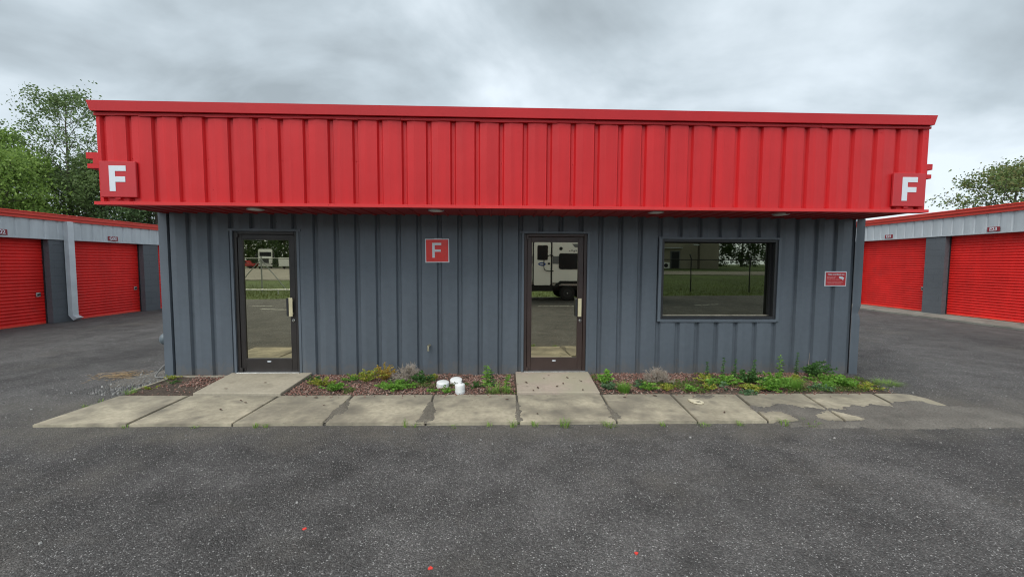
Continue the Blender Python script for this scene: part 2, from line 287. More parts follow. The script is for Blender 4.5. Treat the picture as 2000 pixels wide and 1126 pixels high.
# ---------------------------------------------------------------- helpers
def tag(o, label=None, cat=None, group=None, kind=None):
    for k_, v in (('label', label), ('category', cat), ('group', group), ('kind', kind)):
        if v: o[k_] = v
    return o
def empty(name, loc=(0, 0, 0), rz=0, label=None, cat=None, group=None):
    o = bpy.data.objects.new(name, None); col.objects.link(o); o.empty_display_size = .2
    o.location = loc; o.rotation_euler = (0, 0, rz); return tag(o, label, cat, group)
def struct(o): return tag(o, kind='structure')
class MB:
    def __init__(s): s.v = []; s.f = []
    def add(s, vs, fs):
        k_ = len(s.v); s.v += [tuple(p) for p in vs]; s.f += [tuple(i+k_ for i in f) for f in fs]; return s
    def box(s, x0, x1, y0, y1, z0, z1):
        return s.add([(x0, y0, z0), (x1, y0, z0), (x1, y1, z0), (x0, y1, z0), (x0, y0, z1), (x1, y0, z1), (x1, y1, z1), (x0, y1, z1)],
                     [(0, 3, 2, 1), (4, 5, 6, 7), (0, 1, 5, 4), (1, 2, 6, 5), (2, 3, 7, 6), (3, 0, 4, 7)])
    def bbox(s, x0, x1, y0, y1, z0, z1, b=.005, seg=1):
        bm = bmesh.new(); bmesh.ops.create_cube(bm, size=1)
        for q in bm.verts: q.co = Vector(((x0+x1)/2+q.co.x*(x1-x0), (y0+y1)/2+q.co.y*(y1-y0), (z0+z1)/2+q.co.z*(z1-z0)))
        bmesh.ops.bevel(bm, geom=bm.edges[:], offset=b, segments=seg, affect='EDGES')
        bm.verts.index_update(); s.add([q.co[:] for q in bm.verts], [[q.index for q in f.verts] for f in bm.faces]); bm.free(); return s
    def tube(s, pts, r, n_=8, caps=True):
        pts = [Vector(p) for p in pts]; rr = r if isinstance(r, (list, tuple)) else [r]*len(pts)
        vs = []; fs = []; a = None
        for i, p in enumerate(pts):
            d = (pts[min(i+1, len(pts)-1)]-pts[max(i-1, 0)]).normalized()
            if a is None: a = d.orthogonal().normalized()
            a = (a-d*a.dot(d)); a = a.normalized() if a.length > 1e-6 else d.orthogonal().normalized()
            b_ = d.cross(a)
            vs += [p+(a*math.cos(2*math.pi*k_/n_)+b_*math.sin(2*math.pi*k_/n_))*rr[i] for k_ in range(n_)]
        for i in range(len(pts)-1):
            for k_ in range(n_): fs.append((i*n_+k_, i*n_+(k_+1) % n_, (i+1)*n_+(k_+1) % n_, (i+1)*n_+k_))
        if caps: fs += [tuple(reversed(range(n_))), tuple(range((len(pts)-1)*n_, len(pts)*n_))]
        return s.add(vs, fs)
    def lathe(s, prof, c=(0, 0, 0), axis='z', n_=20):
        vs = []; fs = []
        for (r_, h) in prof:
            for k_ in range(n_):
                a = 2*math.pi*k_/n_; x, y = r_*math.cos(a), r_*math.sin(a)
                p = {'z': (x, y, h), 'y': (x, h, y), 'x': (h, x, y)}[axis]
                vs.append((c[0]+p[0], c[1]+p[1], c[2]+p[2]))
        for i in range(len(prof)-1):
            for k_ in range(n_):
                q = (i*n_+k_, i*n_+(k_+1) % n_, (i+1)*n_+(k_+1) % n_, (i+1)*n_+k_)
                fs.append(q if axis != 'y' else q[::-1])
        fs += [tuple(reversed(range(n_))), tuple(range((len(prof)-1)*n_, len(prof)*n_))]
        return s.add(vs, fs)
    def prism(s, poly, z0, z1):   # polygon in xy
        n_ = len(poly); vs = [(x, y, z0) for x, y in poly]+[(x, y, z1) for x, y in poly]
        return s.add(vs, [tuple(reversed(range(n_))), tuple(range(n_, 2*n_))]+[(i, (i+1) % n_, n_+(i+1) % n_, n_+i) for i in range(n_)])
    def prismY(s, poly, y0, y1):  # polygon in xz extruded along y
        n_ = len(poly); vs = [(x, y0, z) for x, z in poly]+[(x, y1, z) for x, z in poly]
        return s.add(vs, [tuple(range(n_)), tuple(reversed(range(n_, 2*n_)))]+[((i+1) % n_, i, n_+i, n_+(i+1) % n_) for i in range(n_)])
    def build(s, name, mat, parent=None, loc=(0, 0, 0), smooth=False, fix=True):
        me = bpy.data.meshes.new(name); me.from_pydata(s.v, [], s.f); me.materials.append(M[mat] if isinstance(mat, str) else mat)
        if fix and len(s.f) < 60000:
            bm = bmesh.new(); bm.from_mesh(me); bmesh.ops.recalc_face_normals(bm, faces=bm.faces); bm.to_mesh(me); bm.free()
        if smooth: me.polygons.foreach_set('use_smooth', [True]*len(me.polygons))
        o = bpy.data.objects.new(name, me); col.objects.link(o); o.location = loc
        if parent: o.parent = parent
        return o
def quads_obj(name, V, mat, parent=None, per=4, loc=(0, 0, 0)):
    """V: (n*per,3) array, one polygon each `per` vertices"""
    V = np.asarray(V, np.float32).reshape(-1, 3); nf = len(V)//per
    me = bpy.data.meshes.new(name); me.vertices.add(len(V)); me.vertices.foreach_set('co', V.ravel())
    me.loops.add(nf*per); me.loops.foreach_set('vertex_index', np.arange(nf*per, dtype=np.int32))
    me.polygons.add(nf); me.polygons.foreach_set('loop_start', np.arange(0, nf*per, per, dtype=np.int32))
    me.update(); me.validate(); me.materials.append(M[mat])
    o = bpy.data.objects.new(name, me); col.objects.link(o); o.location = loc
    if parent: o.parent = parent
    return o
def ribbed(mb, u0, u1, z0, z1, mapf, phase, pitch, holes=(), mouth=.040, bot=.019, depth=.032, crease=.009, ends=False):
    pts = []
    k0 = int(math.floor((u0-phase)/pitch))-1; k1 = int(math.ceil((u1-phase)/pitch))+1
    for k_ in range(k0, k1+1):
        c = phase+k_*pitch
        pts += [(c-mouth, 0), (c-bot, -depth), (c+bot, -depth), (c+mouth, 0), (c+mouth+(pitch-2*mouth)*.36, crease)]
    xs = [p[0] for p in pts]; ds = [p[1] for p in pts]
    cuts = sorted(set([u0, u1]+[x for x in xs if u0 < x < u1]+[x for h in holes for x in h[:2] if u0 < x < u1]))
    for a, b_ in zip(cuts, cuts[1:]):
        if b_-a < 1e-6: continue
        mid = (a+b_)/2; zr = [(z0, z1)]
        for (h0, h1, hz0, hz1) in holes:
            if h0 < mid < h1:
                nz_ = []
                for (p, q) in zr:
                    if hz0 > p: nz_.append((p, min(q, hz0)))
                    if hz1 < q: nz_.append((max(p, hz1), q))
                zr = nz_
        da, db = np.interp([a+1e-7, b_-1e-7], xs, ds)
        for (p, q) in zr:
            mb.add([mapf(a, da, p), mapf(b_, db, p), mapf(b_, db, q), mapf(a, da, q)], [(0, 1, 2, 3)])
    return mb
def text_mesh(name, body, size, mat, parent, loc, rot, extrude=.002, xs=1., bold=0.):
    cu = bpy.data.curves.new(name, 'FONT'); cu.body = body; cu.size = size; cu.extrude = extrude; cu.align_x = 'CENTER'; cu.align_y = 'CENTER'; cu.offset = bold
    tmp = bpy.data.objects.new(name, cu); col.objects.link(tmp)
    dg = bpy.context.evaluated_depsgraph_get(); me = bpy.data.meshes.new_from_object(tmp.evaluated_get(dg))
    bpy.data.objects.remove(tmp); bpy.data.curves.remove(cu)
    me.materials.clear(); me.materials.append(M[mat])
    o = bpy.data.objects.new(name, me); col.objects.link(o); o.location = loc; o.rotation_euler = rot; o.scale = (xs, 1, 1); o.parent = parent
    return o
def smooth(a, b_, x):
    t_ = min(1, max(0, (x-a)/(b_-a))); return t_*t_*(3-2*t_)

# ---------------------------------------------------------------- ground
def gz(x, y):   # the land rises a little behind the viewer
    k_ = smooth(-12, 6, x)
    return (smooth(16.5, 50, -y)*.6+max(0, min(1, (-y-16.5)/30))*.5)*k_ + .22*(1-k_)*smooth(18, 60, -y)
def gridmesh(name, xs, ys, zf, mat, kind='structure'):
    mb = MB(); nx = len(xs)
    vs = [(x, y, zf(x, y)) for y in ys for x in xs]
    fs = [(j*nx+i, j*nx+i+1, (j+1)*nx+i+1, (j+1)*nx+i) for j in range(len(ys)-1) for i in range(nx-1)]
    mb.add(vs, fs); return tag(mb.build(name, mat, smooth=True), kind=kind)
xs = [-900, -300, -120]+list(range(-80, 81, 4))+[120, 300, 900]
ys = [-900, -300, -140]+list(range(-100, -10, 3))+[0, 40, 90, 200, 900]
gridmesh('ground', xs, ys, lambda x, y: gz(x, y)-.03, 'terrain')
edge = lambda x: -12.15-(x+9.9)*.108
mb = MB(); ax = [-70+i*5 for i in range(29)]
vs = [(x, edge(x)+.12*math.sin(x*1.7), 0) for x in ax]+[(x, 70, 0) for x in ax]
mb.add(vs, [(i, i+1, len(ax)+i+1, len(ax)+i) for i in range(len(ax)-1)])
struct(mb.build('asphalt_yard', 'asphalt'))
gridmesh('gravel_lot', [-110+5*i for i in range(21)], [-100+5*i for i in range(15)], lambda x, y: gz(x, y)+.005, 'gravel_lot')
gridmesh('gravel_road', [-2+4*i for i in range(26)], [-38.5, -36.5, -34.5, -33], lambda x, y: gz(x, y)+.005, 'gravel_lot')
# grass verge opposite
n_ = 26000
px = rng.uniform(-26, 34, n_); py = np.array([edge(x) for x in px])-np.abs(rng.normal(0, 6, n_))-.05
pz = np.array([gz(a, c) for a, c in zip(px, py)])-.03
hh = rng.uniform(.05, .14, n_); an = rng.uniform(0, 6.28, n_); ln = rng.uniform(-.05, .05, (n_, 2))
wv = np.stack([np.cos(an), np.sin(an), 0*an], 1)*.012
bp = np.stack([px, py, pz], 1); tip = bp+np.stack([ln[:, 0], ln[:, 1], hh], 1)
tag(quads_obj('grass', np.stack([bp-wv, bp+wv, tip], 1), 'verge', per=3), kind='stuff')

# pavement -----------------------------------------------------------------
ZS = .03
F = [(-4.48, -1.76), (-3.58, -1.77), (-2.58, -1.78), (-1.70, -1.78), (-.71, -1.80), (.21, -1.80), (1.19, -1.80), (2.01, -1.81), (2.73, -1.81), (3.52, -1.82), (4.34, -1.82)]
B = [(-4.44, -.91), (-3.62, -.92), (-2.57, -.94), (-1.71, -.94), (-.76, -.94), (.23, -.95), (1.25, -.97), (2.09, -.97), (2.89, -.98), (3.72, -.98), (4.59, -.99)]
mb = MB()
for i in range(10):
    g_ = .011; poly = []
    f0, f1, b1, b0 = Vector(F[i]), Vector(F[i+1]), Vector(B[i+1]), Vector(B[i])
    nn = 12
    jit = lambda q, a: (q.x+random.uniform(-a, a), q.y+random.uniform(-a, a))
    poly += [jit(f0.lerp(f1, t_)+Vector((g_ if k_ == 0 else (-g_ if k_ == nn else 0), 0)), .004) for k_, t_ in enumerate([q/nn for q in range(nn+1)])]
    poly += [jit(b1.lerp(b0, t_)+Vector((-g_ if k_ == 0 else (g_ if k_ == nn else 0), 0)), .004) for k_, t_ in enumerate([q/nn for q in range(nn+1)])]
    dz = random.uniform(-.004, .004)
    bm = bmesh.new(); lo = [bm.verts.new((x, y, -.03)) for x, y in poly]; hi = [bm.verts.new((x, y, ZS+dz)) for x, y in poly]
    q = len(poly); tp = bm.faces.new(hi)
    for a in range(q): bm.faces.new((lo[a], lo[(a+1) % q], hi[(a+1) % q], hi[a]))
    bmesh.ops.bevel(bm, geom=list(tp.edges), offset=.006, segments=2, affect='EDGES')
    bm.verts.index_update(); mb.add([v.co[:] for v in bm.verts], [[v.index for v in f.verts] for f in bm.faces]); bm.free()
endp = [(4.36, -1.82), (4.70, -1.80), (4.98, -1.62), (5.06, -1.38), (5.08, -1.18), (5.02, -1.03), (4.90, -.985), (4.61, -.99)]
mb.prism(endp, -.03, ZS-.002)
struct(mb.build('pavement', 'concrete'))
mb = MB(); mb.prism([(-4.47, -1.75), (4.4, -1.81), (4.6, -.94), (-4.43, -.88)], -.02, .012); struct(mb.build('joint_dirt', 'dirt'))
# door paths
for poly, mt in (([(-3.60, -.892), (-2.57, -.912), (-2.61, .02), (-3.72, .02)], 'pathbeige'), ([(.235, -.926), (1.235, -.944), (1.30, .02), (.255, .02)], 'pathpink')):
    mb = MB(); mb.prism(poly, -.03, .05); o = mb.build('door_path', mt)
    bv = o.modifiers.new('b', 'BEVEL'); bv.width = .008; bv.segments = 2; struct(o)

# silt that has washed over the end of the pavement
dep = [(2.73, -1.36), (2.85, -1.27), (2.92, -1.36), (3.09, -1.28), (3.25, -1.30), (3.38, -1.39), (3.61, -1.42), (3.73, -1.46), (3.95, -1.34), (4.36, -1.33), (4.48, -1.26),
       (4.74, -1.16), (4.86, -1.20), (5.04, -1.38), (5.5, -1.4), (5.9, -1.7), (5.4, -2.02), (4.04, -2.05), (3.59, -2.0), (3.1, -1.98), (2.84, -1.88), (2.74, -1.79), (2.80, -1.67), (2.71, -1.56)]
isl = [[(3.37, -1.75), (3.46, -1.70), (3.58, -1.62), (3.68, -1.76), (3.5, -1.775)], [(2.90, -1.66), (2.96, -1.64), (2.98, -1.78), (2.90, -1.78)]]
def sdist(p, poly):
    x, y = p; ins = False; dmin = 9
    for (x0, y0), (x1, y1) in zip(poly, poly[1:]+poly[:1]):
        if (y0 > y) != (y1 > y) and x < (x1-x0)*(y-y0)/(y1-y0)+x0: ins = not ins
        dx, dy = x1-x0, y1-y0; t_ = max(0, min(1, ((x-x0)*dx+(y-y0)*dy)/(dx*dx+dy*dy)))
        dmin = min(dmin, math.hypot(x-x0-t_*dx, y-y0-t_*dy))
    return dmin if ins else -dmin
from mathutils import noise as mnoise
def depz(x, y):
    d = sdist((x, y), dep)+.06*mnoise.noise((x*9, y*9, 0))+.035*mnoise.noise((x*27, y*27, 3))+.03*mnoise.noise((x*70, y*70, 8))
    for q in isl: d = min(d, -sdist((x, y), q)+.02*mnoise.noise((x*30, y*30, 5))+.02*mnoise.noise((x*80, y*80, 6)))
    edge_ = smooth(-.04, .10, d); fall = smooth(-2.04, -1.78, y)*smooth(5.8, 5.0, x); f2 = smooth(-2.16, -1.88, y)*smooth(6.0, 5.2, x)
    return -.02+edge_*(.011+.015*f2+.032*fall)+.005*mnoise.noise((x*40, y*40, 1))+.007*mnoise.noise((x*95, y*95, 2))
gridmesh('silt_deposit', [2.6+.015*i for i in range(230)], [-2.20+.015*i for i in range(75)], depz, 'silt')
# dirt wedges in the joints
def wedge(pts):
    xs_ = [p[0] for p in pts]; ys_ = [p[1] for p in pts]; st = .012
    X = [min(xs_)-.06+st*i for i in range(int((max(xs_)-min(xs_)+.12)/st))]; Y = [min(ys_)-.05+st*i for i in range(int((max(ys_)-min(ys_)+.10)/st))]
    def zf(x, y):
        d = sdist((x, y), pts)+.03*mnoise.noise((x*14, y*14, 0))+.02*mnoise.noise((x*45, y*45, 3))
        return ZS-.012+.022*smooth(-.03, .035, d)+.003*mnoise.noise((x*60, y*60, 1))
    vs = [(x, y, zf(x, y)) for y in Y for x in X]; nx = len(X); keep = []
    for j in range(len(Y)-1):
        for i in range(nx-1):
            q = (j*nx+i, j*nx+i+1, (j+1)*nx+i+1, (j+1)*nx+i)
            if max(vs[k][2] for k in q) > ZS-.006: keep.append(q)
    used = sorted({k for q in keep for k in q}); mpk = {k: i for i, k in enumerate(used)}
    mb = MB(); mb.add([vs[k] for k in used], [tuple(mpk[k] for k in q) for q in keep])
    struct(mb.build('dirt_patch', 'silt_dark', smooth=True))
wedge([(-1.70, -1.72), (-1.60, -1.45), (-1.66, -1.2), (-1.71, -1.05), (-1.73, -1.3), (-1.74, -1.55)])
wedge([(-.80, -1.79), (-.63, -1.76), (-.66, -1.45), (-.74, -1.15), (-.78, -1.2), (-.79, -1.45)])
wedge([(1.15, -1.74), (1.28, -1.76), (1.25, -1.5), (1.21, -1.3), (1.19, -1.5)])
wedge([(.18, -1.78), (.25, -1.76), (.24, -1.4), (.22, -1.1), (.20, -1.4)])
wedge([(2.30, -1.10), (2.5, -1.12), (2.62, -1.03), (2.4, -1.0)])

# planting bed -------------------------------------------------------------
def inbed(x, y):
    if -3.68 < x < -2.55 and y > -1.0: return False
    if .22 < x < 1.29: return False
    return -4.43 < x < 5.05-(.25 if y > -.3 else 0) and -.94 < y < -.01
def bedz(x, y):
    e_ = min(smooth(-4.50, -4.40, x), smooth(5.25, 4.9, x), smooth(-.97, -.90, y))
    return -.03+e_*(.045+.018*mnoise.noise((x*2, y*2, 0))+.012*mnoise.noise((x*11, y*11, 2)))
gridmesh('planting_bed', [-4.52+.03*i for i in range(330)], [-.965+.03*i for i in range(34)], bedz, 'soil')
pts = []
while len(pts) < 15000:
    x = rng.uniform(-4.4, 5.1); y = rng.uniform(-.93, -.02)
    if not inbed(x, y): continue
    red = mnoise.noise((x*1.3, y*2.5, 7))
    front = smooth(-.55, -.9, y)
    if x < -3.6: dens = .9 if (x > -4.15+abs(y)*.2 and y > -.55) else .06
    elif x < .25: dens = .95-.25*front
    elif x < 2.6: dens = .95-.5*front
    else: dens = 1.0-.8*front
    if red < -.35: dens *= .35
    if x > 4.75: dens *= .25
    if rng.random() < dens: pts.append((x, y))
spill = [(rng.uniform(-3.5, 4.4), -.95-abs(rng.normal(0, .05))) for i in range(130)]
spill = [p for p in spill if not (-3.7 < p[0] < -2.5 or .2 < p[0] < 1.3)]
mb = MB()
for (x, y) in pts+spill:
    a, bb, cc = rng.uniform(.005, .018), rng.uniform(.003, .007), rng.uniform(.0015, .004)
    mt = Matrix.Translation((x, y, bedz(x, y)+rng.uniform(.002, .016) if y > -.945 else ZS+.006)) @ Matrix.Rotation(rng.uniform(0, 6.28), 4, 'Z') @ Matrix.Rotation(rng.uniform(-.6, .6), 4, 'Y') @ Matrix.Rotation(rng.uniform(-.6, .6), 4, 'X')
    vs = [mt @ Vector((sx_*a*rng.uniform(.6, 1), sy_*bb*rng.uniform(.6, 1), sz*cc)) for sz in (-1, 1) for sx_, sy_ in ((-1, -1), (1, -1), (1, 1), (-1, 1))]
    mb.add(vs, [(4, 5, 6, 7), (0, 1, 5, 4), (1, 2, 6, 5), (2, 3, 7, 6), (3, 0, 4, 7)])
tag(mb.build('mulch', 'mulch', fix=False), kind='stuff')
# loose stones on the yard
mb = MB(); cnt = 0
while cnt < 3600:
    z_ = rng.random()
    if z_ < .45: x, y = rng.normal(-.2, 3.6), rng.uniform(-5.0, -1.85)
    elif z_ < .75: x, y = rng.uniform(4.6, 8.5), rng.normal(-.6, .8)
    else: x, y = rng.normal(-5.2, .55), rng.uniform(-1.9, 1.5)
    if -4.5 < x < 4.9 and y > -1.84: continue
    if x > -4.6 and x < 5.3 and y > -.05: continue
    s_ = rng.uniform(.002, .006) if rng.random() < .94 else rng.uniform(.006, .012)
    bm_pts = [Vector((math.cos(a)*rng.uniform(.7, 1.2), math.sin(a)*rng.uniform(.6, 1.1), 0))*s_ for a in (0, 1.25, 2.5, 3.8, 5.)]
    mb.add([(x+p.x, y+p.y, .0) for p in bm_pts]+[(x+p.x*.6, y+p.y*.6, s_*.9) for p in bm_pts], [(5, 6, 7, 8, 9)]+[(i, (i+1) % 5, 5+(i+1) % 5, 5+i) for i in range(5)])
    cnt += 1
tag(mb.build('loose_gravel', 'gravelbits', fix=False), kind='stuff')
# rubble patch and timber edging at the left end of the bed
gridmesh('rubble_patch', [-5.35+.03*i for i in range(30)], [-.85+.03*i for i in range(44)],
         lambda x, y: -.02+.034*smooth(.0, .22, .42-math.hypot((x+4.75-(y*.25)), (y-.02)*.55))+.010*mnoise.noise((x*25, y*25, 0)), 'silt')
mb = MB()
for i in range(900):
    x, y = rng.normal(-4.72, .16), rng.uniform(-.8, .5)
    if x > -4.5 and y < 0 : continue
    s_ = rng.uniform(.004, .014)
    c_ = [Vector((math.cos(a)*rng.uniform(.7, 1.2), math.sin(a)*rng.uniform(.6, 1.1), 0))*s_ for a in (0, 1.25, 2.5, 3.8, 5.)]
    mb.add([(x+p.x, y+p.y, .0) for p in c_]+[(x+p.x*.6, y+p.y*.6, .008+s_*.9) for p in c_], [(5, 6, 7, 8, 9)]+[(i, (i+1) % 5, 5+(i+1) % 5, 5+i) for i in range(5)])
tag(mb.build('rubble', 'gravelbits', fix=False), kind='stuff')
mb = MB(); mb.add([(-4.47, -.74, -.02), (-4.43, -.74, -.02), (-4.40, -.10, -.02), (-4.44, -.10, -.02), (-4.47, -.74, .03), (-4.43, -.74, .03), (-4.40, -.10, .034), (-4.44, -.10, .034)],
       [(0, 3, 2, 1), (4, 5, 6, 7), (0, 1, 5, 4), (1, 2, 6, 5), (2, 3, 7, 6), (3, 0, 4, 7)])
mb.box(-4.44, -3.73, -.10, -.06, -.02, .033)
tag(mb.build('bed_edging', 'timber'), 'weathered narrow edging strip at the left corner of the planting bed', 'edging')
# paint marks
def blob(name, x, y, r_, mat, z=.004):
    mb = MB(); p = [(x+math.cos(a)*r_*random.uniform(.6, 1.15), y+math.sin(a)*r_*random.uniform(.6, 1.15)) for a in [i*.45 for i in range(14)]]
    mb.prism(p, z-.003, z); struct(mb.build(name, mat))
for x, y in ((-1.16, -3.36), (-.35, -3.70), (.77, -3.62)): blob('paint_dot', x, y, .013, 'paintred')
for (x0, y0, x1, y1) in ((-8.95, -9.15, -8.15, -9.25), (-8.0, -8.2, -7.0, -8.05), (7.6, -9.6, 8.8, -10.0), (1.5, -9.3, 4.2, -9.4)):
    mb = MB(); d = (Vector((x1, y1))-Vector((x0, y0))).normalized()*.05; mb.prism([(x0-d.y, y0+d.x), (x0+d.y, y0-d.x), (x1+d.y, y1-d.x), (x1-d.y, y1+d.x)], .001, .004); struct(mb.build('parking_line', 'paintwhite'))

# ---------------------------------------------------------------- main building
WL, WR = -4.603, 5.273
PH, PI_ = .032, .2835
YF = -.845
D1 = (-3.662, -2.744, 0, 2.022); D2 = (.337, 1.288, 0, 2.018); WN = (2.312, 4.028, .806, 1.952)
office = empty('office_building', (0, 0, 0), 0, 'low office with slate grey ribbed walls under a tall red metal fascia', 'building')
mb = MB(); ribbed(mb, WL+.1, WR-.115, -.02, 2.27, lambda u, d, z: (u, -d, z), PH, PI_, (D1, D2, WN), mouth=.037, bot=.018, depth=.036, crease=.009)
# fasteners on the wall sheets
def screw(mb, x, y, z, r_=.006):
    mb.add([(x+math.cos(a)*r_, y, z+math.sin(a)*r_) for a in [i*math.pi/3 for i in range(6)]]+[(x+math.cos(a)*r_*.5, y-.005, z+math.sin(a)*r_*.5) for a in [i*math.pi/3 for i in range(6)]],
           [(6, 7, 8, 9, 10, 11)]+[(i, (i+1) % 6, 6+(i+1) % 6, 6+i) for i in range(6)])
inh = lambda x, z: any(h[0]-.03 < x < h[1]+.03 and h[2]-.03 < z < h[3]+.03 for h in (D1, D2, WN))
k_ = -16
while k_ < 19:
    x = PH+k_*PI_
    if WL+.15 < x < WR-.15:
        for zq in (.09, .80, 1.50, 2.15):
            if not inh(x+.05, zq):
                if random.random() < .75: screw(mb, x+(.05 if k_ % 2 else -.052), -.0015, zq+random.uniform(-.01, .01))
                if k_ % 3 == 0: screw(mb, x, .026, zq+.05)
    k_ += 1
mb.build('front_wall', 'grey', office)
mb = MB()
ribbed(mb, .1, 9, -.02, 2.95, lambda u, d, z: (WL-d, u, z), .12, PI_)
ribbed(mb, .1, 9, -.02, 2.95, lambda u, d, z: (WR+d, u, z), .12, PI_)
mb.box(WL, WR, 9, 9.05, -.02, 2.95)
mb.build('side_wall', 'grey', office)
mb = MB()
mb.box(WL, WL+.105, -.012, .1, -.02, 2.26); mb.box(WL-.006, WL, -.012, .13, -.02, 2.26)
mb.build('corner_trim', 'greytrim', office); mb = MB()
# right corner trim with a dent where something has hit it
vs = []; zs = [-.02, .5, .80, .86, .90, .95, 1.0, 1.5, 2.26]; dn = [0, 0, .0, .010, .022, .012, 0, 0, 0]; fs = []
for z, d in zip(zs, dn): vs += [(WR-.12, -.008+d*.25, z), (WR-.05, -.012+d*.3, z), (WR+.002-d, -.012+d*.6, z), (WR+.002-d*.5, .1, z)]
for i in range(len(zs)-1):
    for j in range(3): fs.append((i*4+j, i*4+j+1, (i+1)*4+j+1, (i+1)*4+j))
mb.add(vs, fs)
mb.build('corner_trim', 'greytrim', office, fix=False)
mb = MB(); mb.box(WL-.02, WR+.02, .02, 9.1, 2.95, 3.03); mb.build('roof', 'roof', office)
# fascia
FL, FR = -4.570, 5.238
mb = MB(); ribbed(mb, FL, FR, 2.27, 3.30, lambda u, d, z: (u, YF-d, z), .035, .2835, mouth=.034, bot=.017, depth=.032, crease=.009)
k_ = -16
while k_ < 19:
    x = .035+k_*.2835
    if FL+.1 < x < FR-.1:
        screw(mb, x, YF+.0295, 2.305, .0055)
        if k_ % 3 == 0: screw(mb, x, YF+.0295, 2.78, .0055)
        if random.random() < .45: screw(mb, x+random.choice((-.11, .07, .12)), YF-.003, random.choice((2.42, 3.18, 3.23, 2.4))+random.uniform(-.05, .03), .0045)
    k_ += 1
ribbed(mb, YF+.0, 0.1, 2.27, 3.30, lambda u, d, z: (FL-d*.3, u, z), .12, PI_)
ribbed(mb, YF+.0, 0.1, 2.27, 3.30, lambda u, d, z: (FR+d*.3, u, z), .12, PI_)
mb.box(FL, FR, YF+.10, YF+.13, 2.9, 3.30)
mb.build('fascia', 'red', office, fix=False)
blob_hole = MB(); blob_hole.lathe([(.009, -.001), (.007, .0)], (-3.27, YF-.0045, 2.80), 'y', 10); blob_hole.build('hole', 'rubber', office)
mb = MB(); mb.prismY([(-4.585, 3.285), (5.250, 3.285), (5.285, 3.398), (-4.625, 3.398)], YF-.055, YF+.14)
cap = mb.build('parapet_cap', 'redtrim', office)
mb = MB()
for a, c in ((FL-.01, -1.135), (-1.132, FR+.01)):
    x = a; nseg = 14
    for i in range(nseg):
        x0 = a+(c-a)*i/nseg; x1 = a+(c-a)*(i+1)/nseg
        mb.box(x0, x1, YF-.020-(.002*(i % 2)), YF+.02, 3.246+.004*math.sin(i*2.1), 3.276)
mb.build('closure_trim', 'redtrim', office)
mb = MB(); mb.prismY([(FL-.032, 2.242), (FR+.02, 2.242), (FR+.02, 2.278), (FL-.032, 2.278)], YF-.045, YF+.06)
for i in range(9):
    screw(mb, FL+.4+i*1.1, YF-.045, 2.262, .004)
mb.build('drip_edge', 'redlip', office)
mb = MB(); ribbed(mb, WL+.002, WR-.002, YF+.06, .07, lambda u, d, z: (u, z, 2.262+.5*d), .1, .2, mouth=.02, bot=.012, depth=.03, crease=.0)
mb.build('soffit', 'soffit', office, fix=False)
# side gutters of the roof behind the fascia
for s_, xe in ((-1, FL), (1, FR)):
    mb = MB()
    for (o0, o1, z0, z1) in ((0, .275, 2.80, 2.872), (0, .20, 2.74, 2.80), (0, .265, 2.69, 2.742)):
        x0, x1 = sorted((xe+s_*o0, xe+s_*o1*(1. if s_ < 0 else .86)))
        mb.box(x0, x1, -.70, 9.1, z0+(.0005 if z0 == 2.74 else 0), z1-.0005)
    mb.build('gutter', 'red', office)
# soffit lights
for x, y in ((-3.03, -.50), (-.78, -.55), (2.0, -.58), (3.69, -.49)):
    mb = MB(); mb.lathe([(.092, 2.244), (.102, 2.250), (.102, 2.27)], (x, y, 0), n_=28); L_ = mb.build('soffit_light', 'alu', office)
    mb = MB(); mb.lathe([(.070, 2.2405), (.080, 2.2438)], (x, y, 0), n_=28); mb.build('lens', 'lens', L_)
